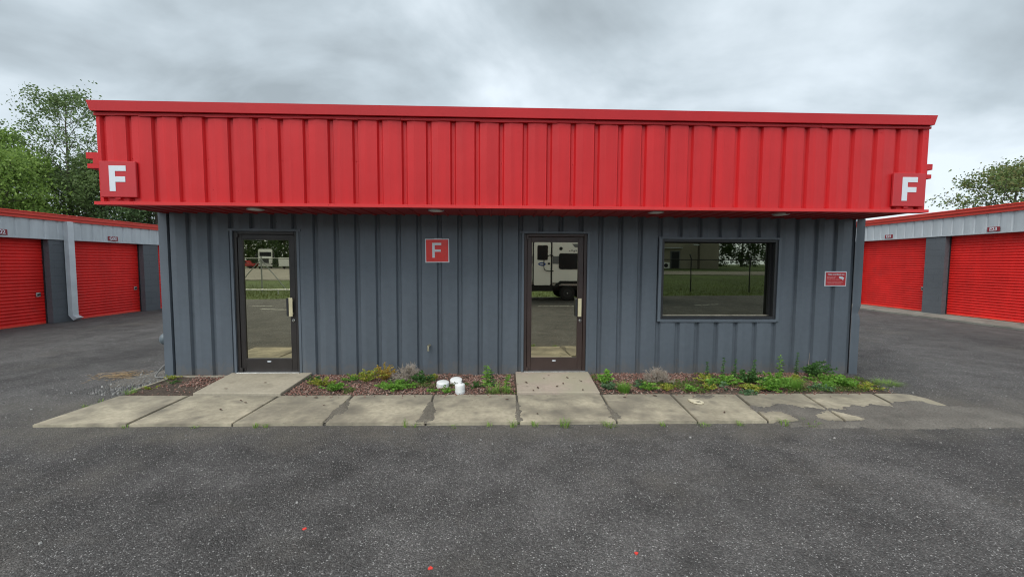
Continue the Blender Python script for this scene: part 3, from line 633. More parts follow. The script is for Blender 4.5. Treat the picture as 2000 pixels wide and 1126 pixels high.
# doors
def door(o_, mat, gl, tilt):
    x0, x1, z0, z1 = o_
    tr = MB(); tw = .028   # folded trim round the opening
    tr.box(x0-.004, x0+tw, -.012, .07, -.02, z1); tr.box(x1-tw, x1+.004, -.012, .07, -.02, z1); tr.box(x0-.03, x1+.03, -.016, .07, z1-.002, z1+tw)
    tr.build('door_trim', 'greytrim', office)
    a0, a1 = x0+tw+.001, x1-tw-.001; zt = z1-.003
    fr = MB(); fw = .042
    fr.bbox(a0, a0+fw, .012, .11, .05, zt, .004); fr.bbox(a1-fw, a1, .012, .11, .05, zt, .004); fr.bbox(a0+fw, a1-fw, .013, .11, zt-fw, zt, .004)
    fr.build('door_frame', mat, office)
    b0, b1 = a0+fw+.004, a1-fw-.004; zb, zc = .062, zt-fw-.004
    st = .058; tr_, br_ = .062, .175
    lf = MB()
    lf.bbox(b0, b0+st, .026, .07, zb, zc, .004); lf.bbox(b1-st-.012, b1, .026, .07, zb, zc, .004)
    lf.bbox(b0+st, b1-st-.012, .027, .069, zc-tr_, zc, .004); lf.bbox(b0+st, b1-st-.012, .027, .069, zb, zb+br_, .004)
    leaf = lf.build('door', mat, office)
    g0, g1, gb, gt = b0+st, b1-st-.012, zb+br_, zc-tr_
    q = MB(); q.box(g0-.005, g1+.005, .046, .052, gb-.005, gt+.005); q.build('pane', gl, leaf)
    bd = MB()
    bd.box(g0, g1, .030, .046, gb, gb+.012); bd.box(g0, g1, .030, .046, gt-.010, gt); bd.box(g0, g0+.009, .030, .046, gb+.012, gt-.010); bd.box(g1-.009, g1, .030, .046, gb+.012, gt-.010)
    bd.build('glazing_bead', mat, leaf)
    hx = b1-st*.5-.02
    h = MB(); h.bbox(hx-.03, hx+.022, -.020, -.012, .845, 1.105, .003); h.box(hx-.012, hx+.01, -.012, .026, .87, .90); h.box(hx-.012, hx+.01, -.012, .026, 1.05, 1.08); h.build('pull_handle', 'pull', leaf)
    h = MB(); h.bbox(hx-.062, hx-.036, -.018, .045, .85, 1.10, .003); h.build('handle_edge', 'black', leaf)
    h = MB(); h.lathe([(.020, .0225), (.020, .016), (.015, .012)], (hx+.012, 0, .785), 'y', 20); h.build('lock_cylinder', 'chrome', leaf)
    h = MB(); h.lathe([(.009, .0119), (.008, .0108)], (hx+.012, 0, .785), 'y', 12); h.build('keyhole', 'rubber', leaf)
    h = MB(); c_ = (g0+g1)/2; h.prismY([(c_+.03*math.cos(a), .205+.009*math.sin(a)) for a in [i*math.pi/8 for i in range(16)]], .024, .0268); h.build('maker_label', 'signwhite', leaf)
    h = MB(); h.bbox(a0+fw-.012, a0+fw+.03, -.004, .03, .055, .115, .004); h.build('pivot_hinge', mat, leaf)
    h = MB(); h.bbox(a0+fw-.01, a0+fw+.022, .002, .03, zt-.085, zt-.012, .004); h.build('pivot_hinge', mat, leaf)
    h = MB(); h.bbox(a0+.004, a1-.002, -.035, .10, .0505, .061, .003); h.build('threshold', 'alu', office)
door(D1, 'dark1', 'glass_a', 0); door(D2, 'bronze', 'glass_a', 0)
# window
x0, x1, z0, z1 = WN
mb = MB()
mb.box(x0-.03, x0+.012, -.018, .06, z0-.03, z1+.0); mb.box(x1-.012, x1+.03, -.018, .06, z0-.03, z1); mb.box(x0-.04, x1+.04, -.020, .06, z1, z1+.028); mb.box(x0-.012+.024, x1-.012, -.022, .06, z0-.036, z0+.004)
mb.build('window_trim', 'greytrim', office)
mb = MB(); fw = .038; a0, a1, c0, c1 = x0+.013, x1-.013, z0+.005, z1-.001
mb.bbox(a0, a0+fw, -.004, .125, c0, c1, .004); mb.bbox(a1-fw, a1, -.004, .125, c0, c1, .004); mb.bbox(a0+fw, a1-fw, -.003, .125, c1-fw, c1, .004); mb.bbox(a0+fw, a1-fw, -.003, .125, c0, c0+fw, .004)
win = mb.build('window', 'black', office)
mb = MB(); mb.box(a0+fw-.004, a1-fw+.004, .108, .114, c0+fw-.004, c1-fw+.004); mb.build('pane', 'glass_b', win)
mb = MB(); mb.box(a0+fw, a1-fw, .085, .107, c0+fw, c0+fw+.014); mb.build('glazing_bead', 'timber', win)
mb = MB(); mb.box(a0+fw, a0+fw+.012, .085, .107, c0+fw+.0145, c1-fw-.0125); mb.box(a1-fw-.03, a1-fw, .07, .107, c0+fw+.0145, c1-fw-.0125); mb.box(a0+fw, a1-fw, .085, .107, c1-fw-.012, c1-fw); mb.build('inner_frame', 'rubber', win)

# ---------------------------------------------------------------- signs and fittings on the front
def letterF(mb, cx, cz, w_, h_, t_, y0, y1):
    x0, x1 = cx-w_/2, cx+w_/2; zb, zt = cz-h_/2, cz+h_/2
    mb.prismY([(x0, zb), (x0+t_, zb), (x0+t_, cz-t_*.5-.02*h_), (x1-w_*.06, cz-t_*.5-.02*h_), (x1-w_*.06, cz+t_*.42-.02*h_), (x0+t_, cz+t_*.42-.02*h_), (x0+t_, zt-t_*.92), (x1, zt-t_*.92), (x1, zt), (x0, zt)], y0, y1)
def fsign(x0, x1, z0, z1, label, fx):
    cx = (x0+x1)/2
    s_ = empty('letter_sign', (cx, YF-.01, z0), 0, label, 'sign', 'letter signs on the red fascia'); w_, h_ = x1-x0, z1-z0
    mb = MB(); mb.bbox(-w_/2, w_/2, -.030, 0, 0, h_, .005); mb.build('panel', 'signred', s_)
    mb = MB(); letterF(mb, fx, h_*.52, w_*.47, h_*.71, w_*.165, -.0335, -.0305); mb.build('letter', 'signwhite', s_)
    mb = MB(); mb.box(-w_*.12, w_*.02, -.02, .03, -.022, -.001); mb.build('bracket', 'redtrim', s_)
fsign(-4.530, -4.130, 2.327, 2.732, 'square red board with white letter F at the left end of the fascia', 0)
fsign(4.800, 5.205, 2.315, 2.716, 'square red board with white letter F at the right end of the fascia', 0)
s_ = empty('letter_sign', (-.845, -.004, 1.60), R(0), 'small white-edged red sign with letter F on the grey wall left of the bronze door', 'sign')
mb = MB(); mb.bbox(-.166, .166, -.012, 0, 0, .332, .003); mb.build('backing', 'signwhite', s_)
mb = MB(); mb.box(-.153, .153, -.0145, -.0121, .013, .319); mb.build('face', 'signred2', s_)
mb = MB(); letterF(mb, -.005, .172, .125, .205, .034, -.0165, -.0146); mb.build('letter', 'signwhite', s_)
mb = MB(); mb.bbox(-.035, .065, -.018, 0, .322, .338, .002); mb.build('clip', 'signwhite', s_)
s_.rotation_euler = (0, R(-.6), 0)
s_ = empty('notice_sign', (4.875, -.006, 1.29), 0, 'small red notice with white lettering and a camera symbol right of the window', 'sign')
mb = MB(); mb.bbox(-.162, .162, -.010, 0, 0, .215, .003); mb.build('backing', 'signwhite', s_)
mb = MB(); mb.box(-.147, .147, -.0125, -.0101, .014, .201); mb.build('face', 'signred', s_)
text_mesh('heading', 'Video recording in use', .030, 'signwhite', s_, (0, -.0135, .172), (R(90), 0, 0), .0008, .90, .0006)
mb = MB()
for z_, spans in ((.138, ((-.135, -.08), (-.074, -.04), (-.034, .0))), (.119, ((-.135, -.10), (-.094, -.045), (-.038, -.012))), (.098, ((-.135, -.07), (-.062, -.01), (-.002, .06))), (.058, ((-.135, -.06), (-.053, .03), (.037, .11))), (.041, ((-.12, -.02), (-.012, .085)))):
    for a, c in spans: mb.box(a, c, -.0137, -.0126, z_-.0038, z_+.0038)
mb.build('small_print', P('faded_small_print', (.66, .22, .22), .5), s_)
mb = MB(); mb.prismY([(.042, .130), (.058, .146), (.095, .138), (.122, .124), (.118, .106), (.108, .108), (.112, .090), (.098, .090), (.098, .104), (.06, .110)], -.0140, -.0126); mb.build('camera_symbol', 'signwhite', s_)
# hose tap
s_ = empty('hose_tap', (-.972, .0, .42), 0, 'small brass hose tap on the grey wall under the F sign', 'tap')
mb = MB(); mb.lathe([(.024, -.001), (.024, -.006), (.012, -.010), (.012, -.05)], (0, 0, .02), 'y', 14); mb.tube([(0, -.045, .022), (0, -.06, .012), (0, -.066, -.02), (0, -.066, -.032)], [.014, .015, .012, .012], 12); mb.lathe([(.015, -.05), (.015, -.028)], (0, -.066, 0), 'z', 14); mb.build('spout', 'brass', s_, smooth=False)
mb = MB(); mb.lathe([(.005, .022), (.005, .045)], (0, -.052, 0), 'z', 8); mb.lathe([(.02, .042), (.023, .046), (.02, .05)], (0, -.052, 0), 'z', 14); mb.build('handwheel', 'greytrim', s_)
# meter
s_ = empty('electric_meter', (WL, .22, .49), 0, 'rounded grey utility meter on the left side wall near the corner', 'meter')
mb = MB(); mb.bbox(-.10, 0, -.10, .10, -.14, .12, .03, 3); mb.build('housing', 'meterm', s_, smooth=False)
mb = MB(); mb.lathe([(.085, -.10), (.085, -.17), (.07, -.20), (.03, -.212), (.004, -.214)], (0, 0, .0), 'x', 20); mb.build('cover', 'meterm', s_, smooth=True)
mb = MB(); mb.lathe([(.012, -.214), (.012, -.245)], (0, 0, 0), 'x', 10); mb.build('nipple', 'alu', s_)
def bez(p, n_=24):
    p = [Vector(q) for q in p]; o_ = []
    P_ = [p[0]]+p+[p[-1]]
    for i in range(1, len(P_)-2):
        for k in range(n_):
            t_ = k/n_; a, b_, c, d = P_[i-1:i+3]
            o_.append(.5*((2*b_)+(-a+c)*t_+(2*a-5*b_+4*c-d)*t_*t_+(-a+3*b_-3*c+d)*t_**3))
    return o_+[p[-1]]
mb = MB(); mb.tube(bez([(WL-.004, .16, .22), (-4.70, .08, .13), (-4.72, -.02, .04), (-4.66, -.10, .022), (-4.55, -.13, .03), (-4.46, -.17, .018)], 8), .009, 8)
tag(mb.build('cable', 'cordm', smooth=True), 'grey cable drooping from the left side wall to the gravel', 'cable')

# white caps on the bed and litter
def capthing(x, y, r_, h_, tx, ty, label, knob=False):
    s_ = empty('plastic_cap', (x, y, bedz(x, y)-.004), 0, label, 'plastic cap', 'white caps in the planting bed')
    s_.rotation_euler = (R(tx), R(ty), random.uniform(0, 6))
    mb = MB(); mb.lathe([(r_*.96, 0), (r_, .006), (r_, h_-.014), (r_*.985, h_-.006), (r_*.93, h_-.001), (r_*.5, h_+.004), (.002, h_+.006)], n_=28); o = mb.build('shell', 'white', s_, smooth=False)
    for p in o.data.polygons: p.use_smooth = True
    mb = MB(); mb.lathe([(r_*.995, h_*.24), (r_*1.02, h_*.26), (r_*1.02, h_*.34), (r_*.995, h_*.36)], n_=28); mb.build('rim', 'white', s_)
    if knob: mb = MB(); mb.lathe([(.022, h_), (.022, h_+.02), (.016, h_+.026)], n_=14); mb.build('knob', 'white', s_)
capthing(-.70, -.60, .080, .078, 4, -3, 'squat white cap on the mulch, leftmost of three')
capthing(-.545, -.44, .080, .070, 12, 6, 'squat tilted white cap on the mulch, farthest back of three')
capthing(-.455, -.86, .060, .118, 0, 2, 'tall narrow white cap with small knob at the pavement edge', True)
mb = MB(); s_ = []
pr = [(0, 0), (.035, -.004), (.07, -.012), (.11, -.028), (.13, -.055), (.125, -.085), (.09, -.10), (.05, -.095), (.012, -.075), (-.004, -.035)]
mb.prism([(x*1.0, y*1.5) for x, y in pr], 0, .018)
M['cream'] = P('yellowed_plastic', (.66, .60, .44), .5, var=(12, .1)); o = mb.build('broken_lid', 'cream', loc=(2.195, -1.20, ZS+.003)); tag(o, 'broken piece of white plastic lid lying on the pavement slab', 'litter')
bv = o.modifiers.new('b', 'BEVEL'); bv.width = .005; bv.segments = 2
mb = MB(); mb.prism([(.04, -.10), (.09, -.093), (.095, -.118), (.055, -.125)], .0182, .020); mb.build('mud_smear', 'dirt', o)
# dead leaves on the slabs
proto = None
for i, (x, y, z) in enumerate([(.36, -.55, .05), (.50, -.78, .05), (.74, -.72, .05), (.84, -.60, .05), (1.05, -.87, .05), (.62, -.36, .05), (.95, -.34, .05), (.44, -.88, .05), (.70, -.2, .05), (1.1, -.5, .05), (-2.98, -.5, .05), (-2.9, -1.13, ZS), (-2.8, -1.2, ZS), (-2.93, -1.42, ZS), (.1, -1.15, ZS), (.42, -1.6, ZS), (1.5, -1.1, ZS), (1.86, -1.05, ZS), (-1.9, -1.3, ZS), (-2.1, -1.05, ZS), (-3.3, -.75, .05), (2.4, -1.6, ZS)]):
    if proto is None:
        mb = MB(); vs = []
        for k in range(6):
            t_ = k/5; wd = .011*math.sin(math.pi*min(1, t_*.92+.06)); vs += [(t_*.04-.02, -wd, .004+.006*t_*t_), (t_*.04-.02, 0, .0015+.004*t_*t_), (t_*.04-.02, wd, .005+.004*t_)]
        mb.add(vs, [(k*3+j, k*3+j+1, k*3+j+4, k*3+j+3) for k in range(5) for j in range(2)]); proto = mb.build('dead_leaf', 'deadleaf', fix=False); o = proto
    else: o = proto.copy(); col.objects.link(o)
    o.location = (x+random.uniform(-.01, .01), y, z+.006); o.rotation_euler = (0, 0, random.uniform(0, 6.3)); q = random.uniform(.7, 1.35); o.scale = (q, q, q)
    tag(o, 'tiny curled brown dead leaf lying on the concrete in front of the office', 'dead leaf', 'dead leaves on the concrete')

# ---------------------------------------------------------------- plants
def leafquads(pos, dirs, length, width, droop=.2):
    """kite-shaped leaves: pos (n,3), dirs (n,3) unit"""
    n_ = len(pos); ref = rng.normal(0, 1, (n_, 3)); ref[:, 2] *= .3
    side = np.cross(dirs, ref); side /= np.linalg.norm(side, axis=1, keepdims=True)+1e-9
    L_ = np.asarray(length).reshape(-1, 1); W_ = np.asarray(width).reshape(-1, 1)
    mid = pos+dirs*L_*.45; tip = pos+dirs*L_; tip[:, 2] -= (L_*droop)[:, 0]
    return np.stack([pos, mid+side*W_*.5, tip, mid-side*W_*.5], 1)
def unit(v): return v/(np.linalg.norm(v, axis=1, keepdims=True)+1e-9)
def weed(x, y, r_, h_, nleaf, ll, mat, label, name='weed', cat='weed', group='weeds in the planting bed', flat=.5, stems=9, lean=(0, 0)):
    z = bedz(x, y) if y > -.95 else .03
    nleaf = int(nleaf*1.9); ll *= 1.02; h_ *= 1.35; r_ *= 1.08
    s_ = empty(name, (x, y, z), 0, label, cat, group)
    mb = MB(); P0 = []; 
    for i in range(stems):
        a = rng.uniform(0, 6.28); q = r_*math.sqrt(rng.uniform(.02, 1)); hh_ = h_*rng.uniform(.5, 1)*(1-.45*(q/r_)**2)
        e_ = Vector((math.cos(a)*q+lean[0]*hh_, math.sin(a)*q*.8+lean[1]*hh_, hh_)); m_ = Vector((e_.x*.45, e_.y*.45, e_.z*.65))
        c_ = bez([(0, 0, 0), m_, e_], 4); mb.tube(c_, [.0026-.0016*k/len(c_) for k in range(len(c_))], 4, False)
        for k in range(max(2, nleaf//stems)):
            t_ = rng.uniform(.25, 1)**.8; p = c_[min(len(c_)-1, int(t_*(len(c_)-1)))]; P0.append((p.x+rng.normal(0, .006), p.y+rng.normal(0, .006), max(.004, p.z+rng.normal(0, .006))))
    P0 = np.array(P0); d = rng.normal(0, 1, P0.shape); d[:, 2] = np.abs(d[:, 2])*flat+.1; d[:, :2] += P0[:, :2]/r_*.8; d = unit(d)
    n_ = len(P0); L_ = rng.uniform(.6, 1.25, n_)*ll
    quads_obj('foliage', leafquads(P0, d, L_, L_*rng.uniform(.45, .68, n_)), mat, s_)
    mb.build('stem', mat, s_, fix=False); return s_
def tuft(x, y, r_, h_, nb, mat, label, name='grass_tuft', cat='grass tuft', group='grass tufts', z=None, wd=.003, lean=(0, 0)):
    z = (bedz(x, y) if y > -.95 else 0) if z is None else z
    a = rng.uniform(0, 6.28, nb); q = r_*.45*np.sqrt(rng.uniform(0, 1, nb)); p0 = np.stack([np.cos(a)*q, np.sin(a)*q, 0*a], 1)
    a2 = a+rng.normal(0, .7, nb); H = h_*rng.uniform(.45, 1, nb); o_ = r_*rng.uniform(.15, .75, nb)
    p1 = p0+np.stack([np.cos(a2)*o_*.35, np.sin(a2)*o_*.35, H*.65], 1); p2 = p0+np.stack([np.cos(a2)*o_+lean[0]*H, np.sin(a2)*o_+lean[1]*H, H*rng.uniform(.75, 1, nb)], 1)
    sd_ = np.stack([-np.sin(a2), np.cos(a2), 0*a], 1)*wd*.5
    V = np.concatenate([np.stack([p0-sd_, p0+sd_, p1+sd_*.8, p1-sd_*.8], 1), np.stack([p1-sd_*.8, p1+sd_*.8, p2+sd_*.1, p2-sd_*.1], 1)], 0)
    o = quads_obj(name, V, mat, loc=(x, y, z)); tag(o, label, cat, group); return o
def dryshrub(x, y, r_, h_, label, green=None):
    z = bedz(x, y); s_ = empty('dried_shrub', (x, y, z), 0, label, 'shrub', 'dried shrubs in the planting bed'); mb = MB()
    def grow(p, d, L_, rad, lev):
        e_ = p+d*L_; m_ = p+d*L_*.5+Vector(rng.normal(0, L_*.08, 3)); mb.tube([p, m_, e_], [rad, rad*.85, rad*.65], 4, False)
        if lev == 0: return
        for i in range(3 if lev > 1 else 4):
            nd = (d+Vector(rng.normal(0, .55, 3))).normalized()
            if e_.z+nd.z*L_*.6 < .01: nd.z = abs(nd.z)
            # keep to a dome
            grow(p+(e_-p)*rng.uniform(.5, 1), nd, L_*rng.uniform(.5, .75), rad*.65, lev-1)
    for i in range(36):
        a = rng.uniform(0, 6.28); el = rng.uniform(.2, 1.45); d = Vector((math.cos(a)*math.cos(el)*r_/h_*.85, math.sin(a)*math.cos(el)*r_/h_*.7, math.sin(el))).normalized()
        grow(Vector((rng.normal(0, .02), rng.normal(0, .02), 0)), d, h_*.46, .0055, 3)
    mb.build('twigs', 'twig', s_, fix=False)
    if green:
        n_ = green[0]; a = rng.uniform(0, 6.28, n_); q = r_*1.05*np.sqrt(rng.uniform(.1, 1, n_)); P0 = np.stack([np.cos(a)*q, np.sin(a)*q*.8-.03, rng.uniform(.01, green[2], n_)*(1-.5*q/r_)], 1)
        d = rng.normal(0, 1, P0.shape); d[:, 2] = np.abs(d[:, 2]); d = unit(d); L_ = rng.uniform(.012, .028, n_); quads_obj('foliage', leafquads(P0, d, L_, L_*.5), green[1], s_)
    return s_
def tallweed(x, y, h_, nl, ll, mat, label, lean=(0, 0), wd=.3, group='weeds in the planting bed'):
    ll *= 1.25; h_ *= 1.12; nl = int(nl*1.4); z = bedz(x, y); s_ = empty('tall_weed', (x, y, z), 0, label, 'weed', group); mb = MB(); P0 = []; D0 = []
    c_ = bez([(0, 0, 0), (lean[0]*h_*.4, lean[1]*h_*.4, h_*.5), (lean[0]*h_, lean[1]*h_, h_)], 6); mb.tube(c_, [.005-.0035*k/len(c_) for k in range(len(c_))], 5, False)
    for i in range(nl):
        t_ = .12+.88*i/nl; p = c_[int(t_*(len(c_)-1))]; a = i*2.4+rng.uniform(-.3, .3); P0.append(p); D0.append((math.cos(a), math.sin(a), rng.uniform(.2, .9)))
    P0 = np.array([tuple(p) for p in P0]); D0 = unit(np.array(D0)); L_ = ll*rng.uniform(.7, 1.15, nl)*np.linspace(1.1, .65, nl)
    quads_obj('foliage', leafquads(P0, D0, L_, L_*wd, .35), mat, s_); mb.build('stem', mat, s_, fix=False); return s_

dryshrub(-1.20, -.34, .25, .27, 'grey twiggy dried shrub above green weeds between the two doors', (420, 'leaf_dark', .10))
dryshrub(2.12, -.48, .22, .24, 'round brown dried shrub below the left end of the window', (90, 'leaf_bright', .06))
weed(-1.28, -.64, .27, .075, 800, .030, 'leaf_bright', 'low bright green weed mat in front of the grey twiggy shrub', stems=40)
weed(-.98, -.45, .15, .13, 300, .030, 'leaf_dark', 'dark green weed at the right side of the grey twiggy shrub', stems=20)
weed(-1.52, -.28, .16, .20, 360, .026, 'leaf_orange', 'upright ochre weed at the left side of the grey twiggy shrub', stems=22)
weed(-1.74, -.36, .22, .15, 420, .028, 'leaf_yellow', 'yellow green weed leaning towards the ochre weed by the wall', stems=22, lean=(.5, 0))
weed(-1.95, -.30, .14, .08, 160, .024, 'leaf_bright', 'small sparse green weed by the wall left of the yellow green weed', stems=12)
weed(-2.24, -.56, .17, .10, 330, .024, 'leaf_yellow', 'low yellow weed on the mulch right of the left door path', stems=18)
weed(-2.02, -.76, .17, .10, 330, .028, 'leaf_bright', 'low green weed at the pavement edge before the yellow weed', stems=18)
weed(-2.42, -.36, .13, .08, 160, .024, 'leaf_dark', 'dark low weed beside the upper end of the left door path', stems=12)
weed(-.86, -.36, .10, .09, 120, .026, 'leaf_yellow', 'small yellowish weed by the wall behind the white caps', stems=10)
weed(-.62, -.85, .09, .07, 110, .026, 'leaf_bright', 'small green weed between the white caps at the pavement edge', stems=9)
weed(-.80, -.80, .07, .05, 70, .022, 'leaf_bright', 'tiny green weed in front of the leftmost white cap', stems=8)
weed(-.30, -.66, .15, .07, 180, .022, 'leaf_dark', 'low dark weed right of the tall white cap', stems=12)
tallweed(-.14, -.62, .25, 40, .075, 'leaf_bright', 'tall leafy bright weed left of the bronze door path')
tallweed(-.09, -.58, .20, 26, .07, 'leaf_dark', 'shorter darker leafy weed just behind the tall leafy bright weed')
tuft(-.05, -.84, .16, .16, 60, 'grassblade', 'broad bladed grass tuft below the tall leafy weed by the bronze door path', wd=.007)
tallweed(.10, -.70, .17, 24, .07, 'leaf_bright', 'slim leafy weed touching the left edge of the bronze door path', (.2, 0))
tuft(.12, -.84, .11, .15, 40, 'grassblade', 'thin grass tuft touching the left edge of the bronze door path', wd=.006)
weed(1.44, -.50, .14, .14, 160, .045, 'leaf_bright', 'leafy weed by the wall right of the bronze door path', stems=10)
weed(1.40, -.74, .13, .09, 200, .026, 'leaf_blue', 'blue green low weed against the right side of the bronze door path', stems=12)
tuft(1.56, -.84, .14, .15, 420, 'leaf_bright', 'round feathery bright green clump at the pavement edge near the bronze door', 'weed', 'weed', 'weeds in the planting bed', wd=.003)
tallweed(1.80, -.70, .12, 9, .10, 'leaf_blue', 'broad leaved dock weed before the brown dried shrub', wd=.55)
weed(1.90, -.78, .13, .08, 120, .036, 'leaf_bright', 'low bright weed between the dock weed and brown shrub', stems=9)
weed(2.12, -.80, .13, .08, 160, .026, 'leaf_yellow', 'low yellowish weed just in front of the brown dried shrub', stems=12)
weed(2.40, -.84, .12, .07, 140, .028, 'leaf_bright', 'small flat weed at pavement edge right of the brown shrub', stems=10)
weed(2.62, -.80, .13, .07, 140, .024, 'leaf_yellow', 'small patchy yellowish weed at the pavement edge below the window', stems=12)
tallweed(2.70, -.72, .11, 8, .085, 'leaf_bright', 'young broad leaved weed below the window', wd=.6)
tallweed(2.85, -.78, .10, 8, .07, 'leaf_blue', 'young blue green broad leaved weed below the window', wd=.5)
weed(2.98, -.62, .18, .11, 300, .036, 'leaf_bright', 'bushy bright green weed below the middle of the window', stems=20)
weed(3.20, -.80, .18, .07, 240, .034, 'leaf_yellow', 'low lime weed mat along the pavement below the window', stems=20)
weed(3.32, -.52, .20, .16, 420, .036, 'leaf_dark', 'dark bushy weed below the right half of the window', stems=24)
weed(3.48, -.78, .20, .13, 480, .034, 'leaf_bright', 'bright bushy weed at the pavement below the window corner', stems=24)
weed(3.66, -.55, .20, .15, 420, .032, 'leaf_bright', 'bright weed behind the feathery clump below the window corner', stems=20)
weed(3.92, -.52, .16, .10, 240, .026, 'leaf_yellow', 'lime weed on red mulch below the light leafy weed', stems=14)
weed(2.76, -.50, .15, .10, 220, .028, 'leaf_yellow', 'patchy lime weed on mulch under the left part of the window', stems=14)
weed(4.18, -.76, .18, .08, 260, .026, 'leaf_bright', 'low green weed at the pavement right of the feathery clump', stems=16)
# creeping ground cover between the weeds
P0 = []
while len(P0) < 7000:
    x = rng.uniform(-4.3, 5.0); y = rng.uniform(-.92, -.08)
    if not inbed(x, y): continue
    c = mnoise.noise((x*1.9, y*2.6, 11))+.35*mnoise.noise((x*8, y*8, 4))
    thr = .38 if x < 0 else (.25 if x < 2.4 else .08)
    thr += .35*smooth(-.45, -.1, y)
    if x < -2.6: thr += .15
    if c > thr: P0.append((x, y, bedz(x, y)+rng.uniform(.006, .045)))
P0 = np.array(P0); d = rng.normal(0, 1, P0.shape); d[:, 2] = np.abs(d[:, 2])*.6+.1; d = unit(d); L_ = rng.uniform(.010, .028, len(P0))
tag(quads_obj('ground_cover', leafquads(P0, d, L_, L_*.6), 'leaf_cover'), kind='stuff')
a = rng.uniform(0, 6.28, 420); P0 = np.stack([rng.normal(-5.25, .16, 420), rng.normal(.05, .10, 420), rng.uniform(.004, .022, 420)], 1); d = np.stack([np.cos(a), np.sin(a)*.6, rng.normal(0, .08, 420)], 1); d = unit(d); L_ = rng.uniform(.04, .11, 420)
tag(quads_obj('dry_straw', leafquads(P0, d, L_, 0*L_+.005, 0), 'straw'), kind='stuff')
for i, (x, h_, lb) in enumerate(((2.96, .20, 'thin tall dark weed stem by the wall, leftmost under the window'), (3.18, .25, 'tallest dark weed stem against the wall under the window'), (3.36, .23, 'dark weed stem under the window right of the tallest one'), (3.62, .22, 'dark weed stem by the wall under the right end of the window'))):
    tallweed(x, -.16, h_, 26, .038, 'leaf_dark', lb, (.08*(i % 2), 0), .55)
tuft(3.76, -.74, .22, .17, 520, 'leaf_bright', 'wide feathery bright green clump right of the bushy weeds', 'weed', 'weed', 'weeds in the planting bed', wd=.003, lean=(.3, 0))
tallweed(4.02, -.14, .27, 22, .075, 'leaf_bright', 'light green leafy weed standing by the wall right of the window')
tallweed(4.26, -.14, .30, 34, .04, 'leaf_dark', 'dark climbing weed stem by the wall right of the light leafy weed', (.05, 0), .5)
weed(4.36, -.28, .24, .20, 480, .034, 'leaf_dark', 'dark trailing weed by the wall near the right corner', stems=26, lean=(.7, -.2))
weed(4.34, -.46, .22, .10, 300, .028, 'leaf_bright', 'trailing green weed over the red mulch near the right corner', stems=18, lean=(.6, -.3))
weed(4.46, -.70, .22, .12, 420, .034, 'leaf_bright', 'bushy green weed at the right end of the planting bed', stems=22)
weed(4.70, -.80, .17, .09, 260, .028, 'leaf_yellow', 'low yellow green weed at the right end of the pavement', stems=16)
weed(4.05, -.86, .15, .06, 180, .026, 'leaf_blue', 'flat blue green weed at the pavement edge near the right end', stems=12)
weed(3.02, -1.02, .09, .05, 90, .03, 'leaf_blue', 'small blue green weed spilling over the slab joint', stems=9)
tallweed(4.66, -.10, .20, 3, .04, 'twig', 'bare dry weed stalk by the wall near the right corner', (.25, 0), .3)
tallweed(4.48, -.08, .28, 3, .03, 'twig', 'taller bare dry weed stalk by the wall near the right corner', (.05, 0), .3)
tuft(5.22, -.52, .24, .10, 420, 'grassblade', 'soft grass tuft on the gravel beyond the right wall corner', wd=.003, lean=(.5, 0))
tuft(-4.42, -.78, .13, .08, 60, 'grassblade', 'grass tuft at the end of the timber edging by the left slab', wd=.004)
weed(-4.30, -.62, .10, .05, 60, .02, 'leaf_yellow', 'sparse yellowish weed on bare soil at the left of the bed', stems=7)
weed(-4.36, -.20, .09, .07, 80, .022, 'leaf_yellow', 'yellow weed at the left corner of the grey wall', stems=8)
weed(-4.25, -.36, .12, .04, 70, .018, 'leaf_dark', 'flat olive weed on soil at the left of the bed', stems=7)
for (x, y, r_, h_, nb, lb) in ((-.90, -1.83, .05, .11, 14, 'sprig of weed at the pavement front left of the dark joint'), (-.81, -1.83, .06, .05, 16, 'low weed at the pavement front left of the wide dirty joint'), (-.42, -1.84, .09, .03, 14, 'faint grass at the pavement front below the white caps'),
                               (-.08, -1.84, .07, .05, 16, 'thin grass tuft at the pavement front left of the bronze door path'), (.15, -1.84, .09, .08, 30, 'thick grass tuft at the pavement front below the left edge of the bronze door path'), (.36, -1.84, .08, .06, 26, 'grass tuft at the pavement front below the bronze door'),
                               (.66, -1.85, .11, .09, 46, 'largest grass tuft at the pavement front below the bronze door handle'), (1.10, -1.85, .12, .06, 40, 'grass tuft in the dirty joint right of the bronze door path'), (1.64, -1.86, .06, .05, 22, 'small grass tuft at the pavement front below the dried brown shrub'),
                               (2.05, -1.86, .10, .03, 26, 'flat grass at the pavement front left of the silt'), (2.42, -1.86, .07, .05, 24, 'grass tuft at the pavement front below the broken lid'), (2.86, -1.86, .10, .07, 34, 'yellowish grass tuft at the left edge of the silt'), (3.12, -1.88, .13, .06, 40, 'spread grass tuft in front of the silt deposit'),
                               (-3.58, -1.80, .05, .04, 12, 'tiny grass tuft at the pavement front below the left path'), (-2.92, -1.80, .08, .03, 18, 'faint grass at the pavement front left of the yellow tuft'), (-2.34, -1.81, .05, .06, 20, 'yellow green grass tuft at the pavement front below the left door'), (-2.24, -1.81, .05, .05, 14, 'small grass tuft beside the yellow green one below the left door'),
                               (-4.52, -1.2, .08, .04, 16, 'grass tuft along the left end of the pavement'), (-4.50, -1.05, .06, .05, 14, 'small grass tuft at the left back corner of the pavement')):
    tuft(x, y, r_, h_, nb, 'grassblade', lb, group='grass tufts along the pavement', z=0, wd=.005)

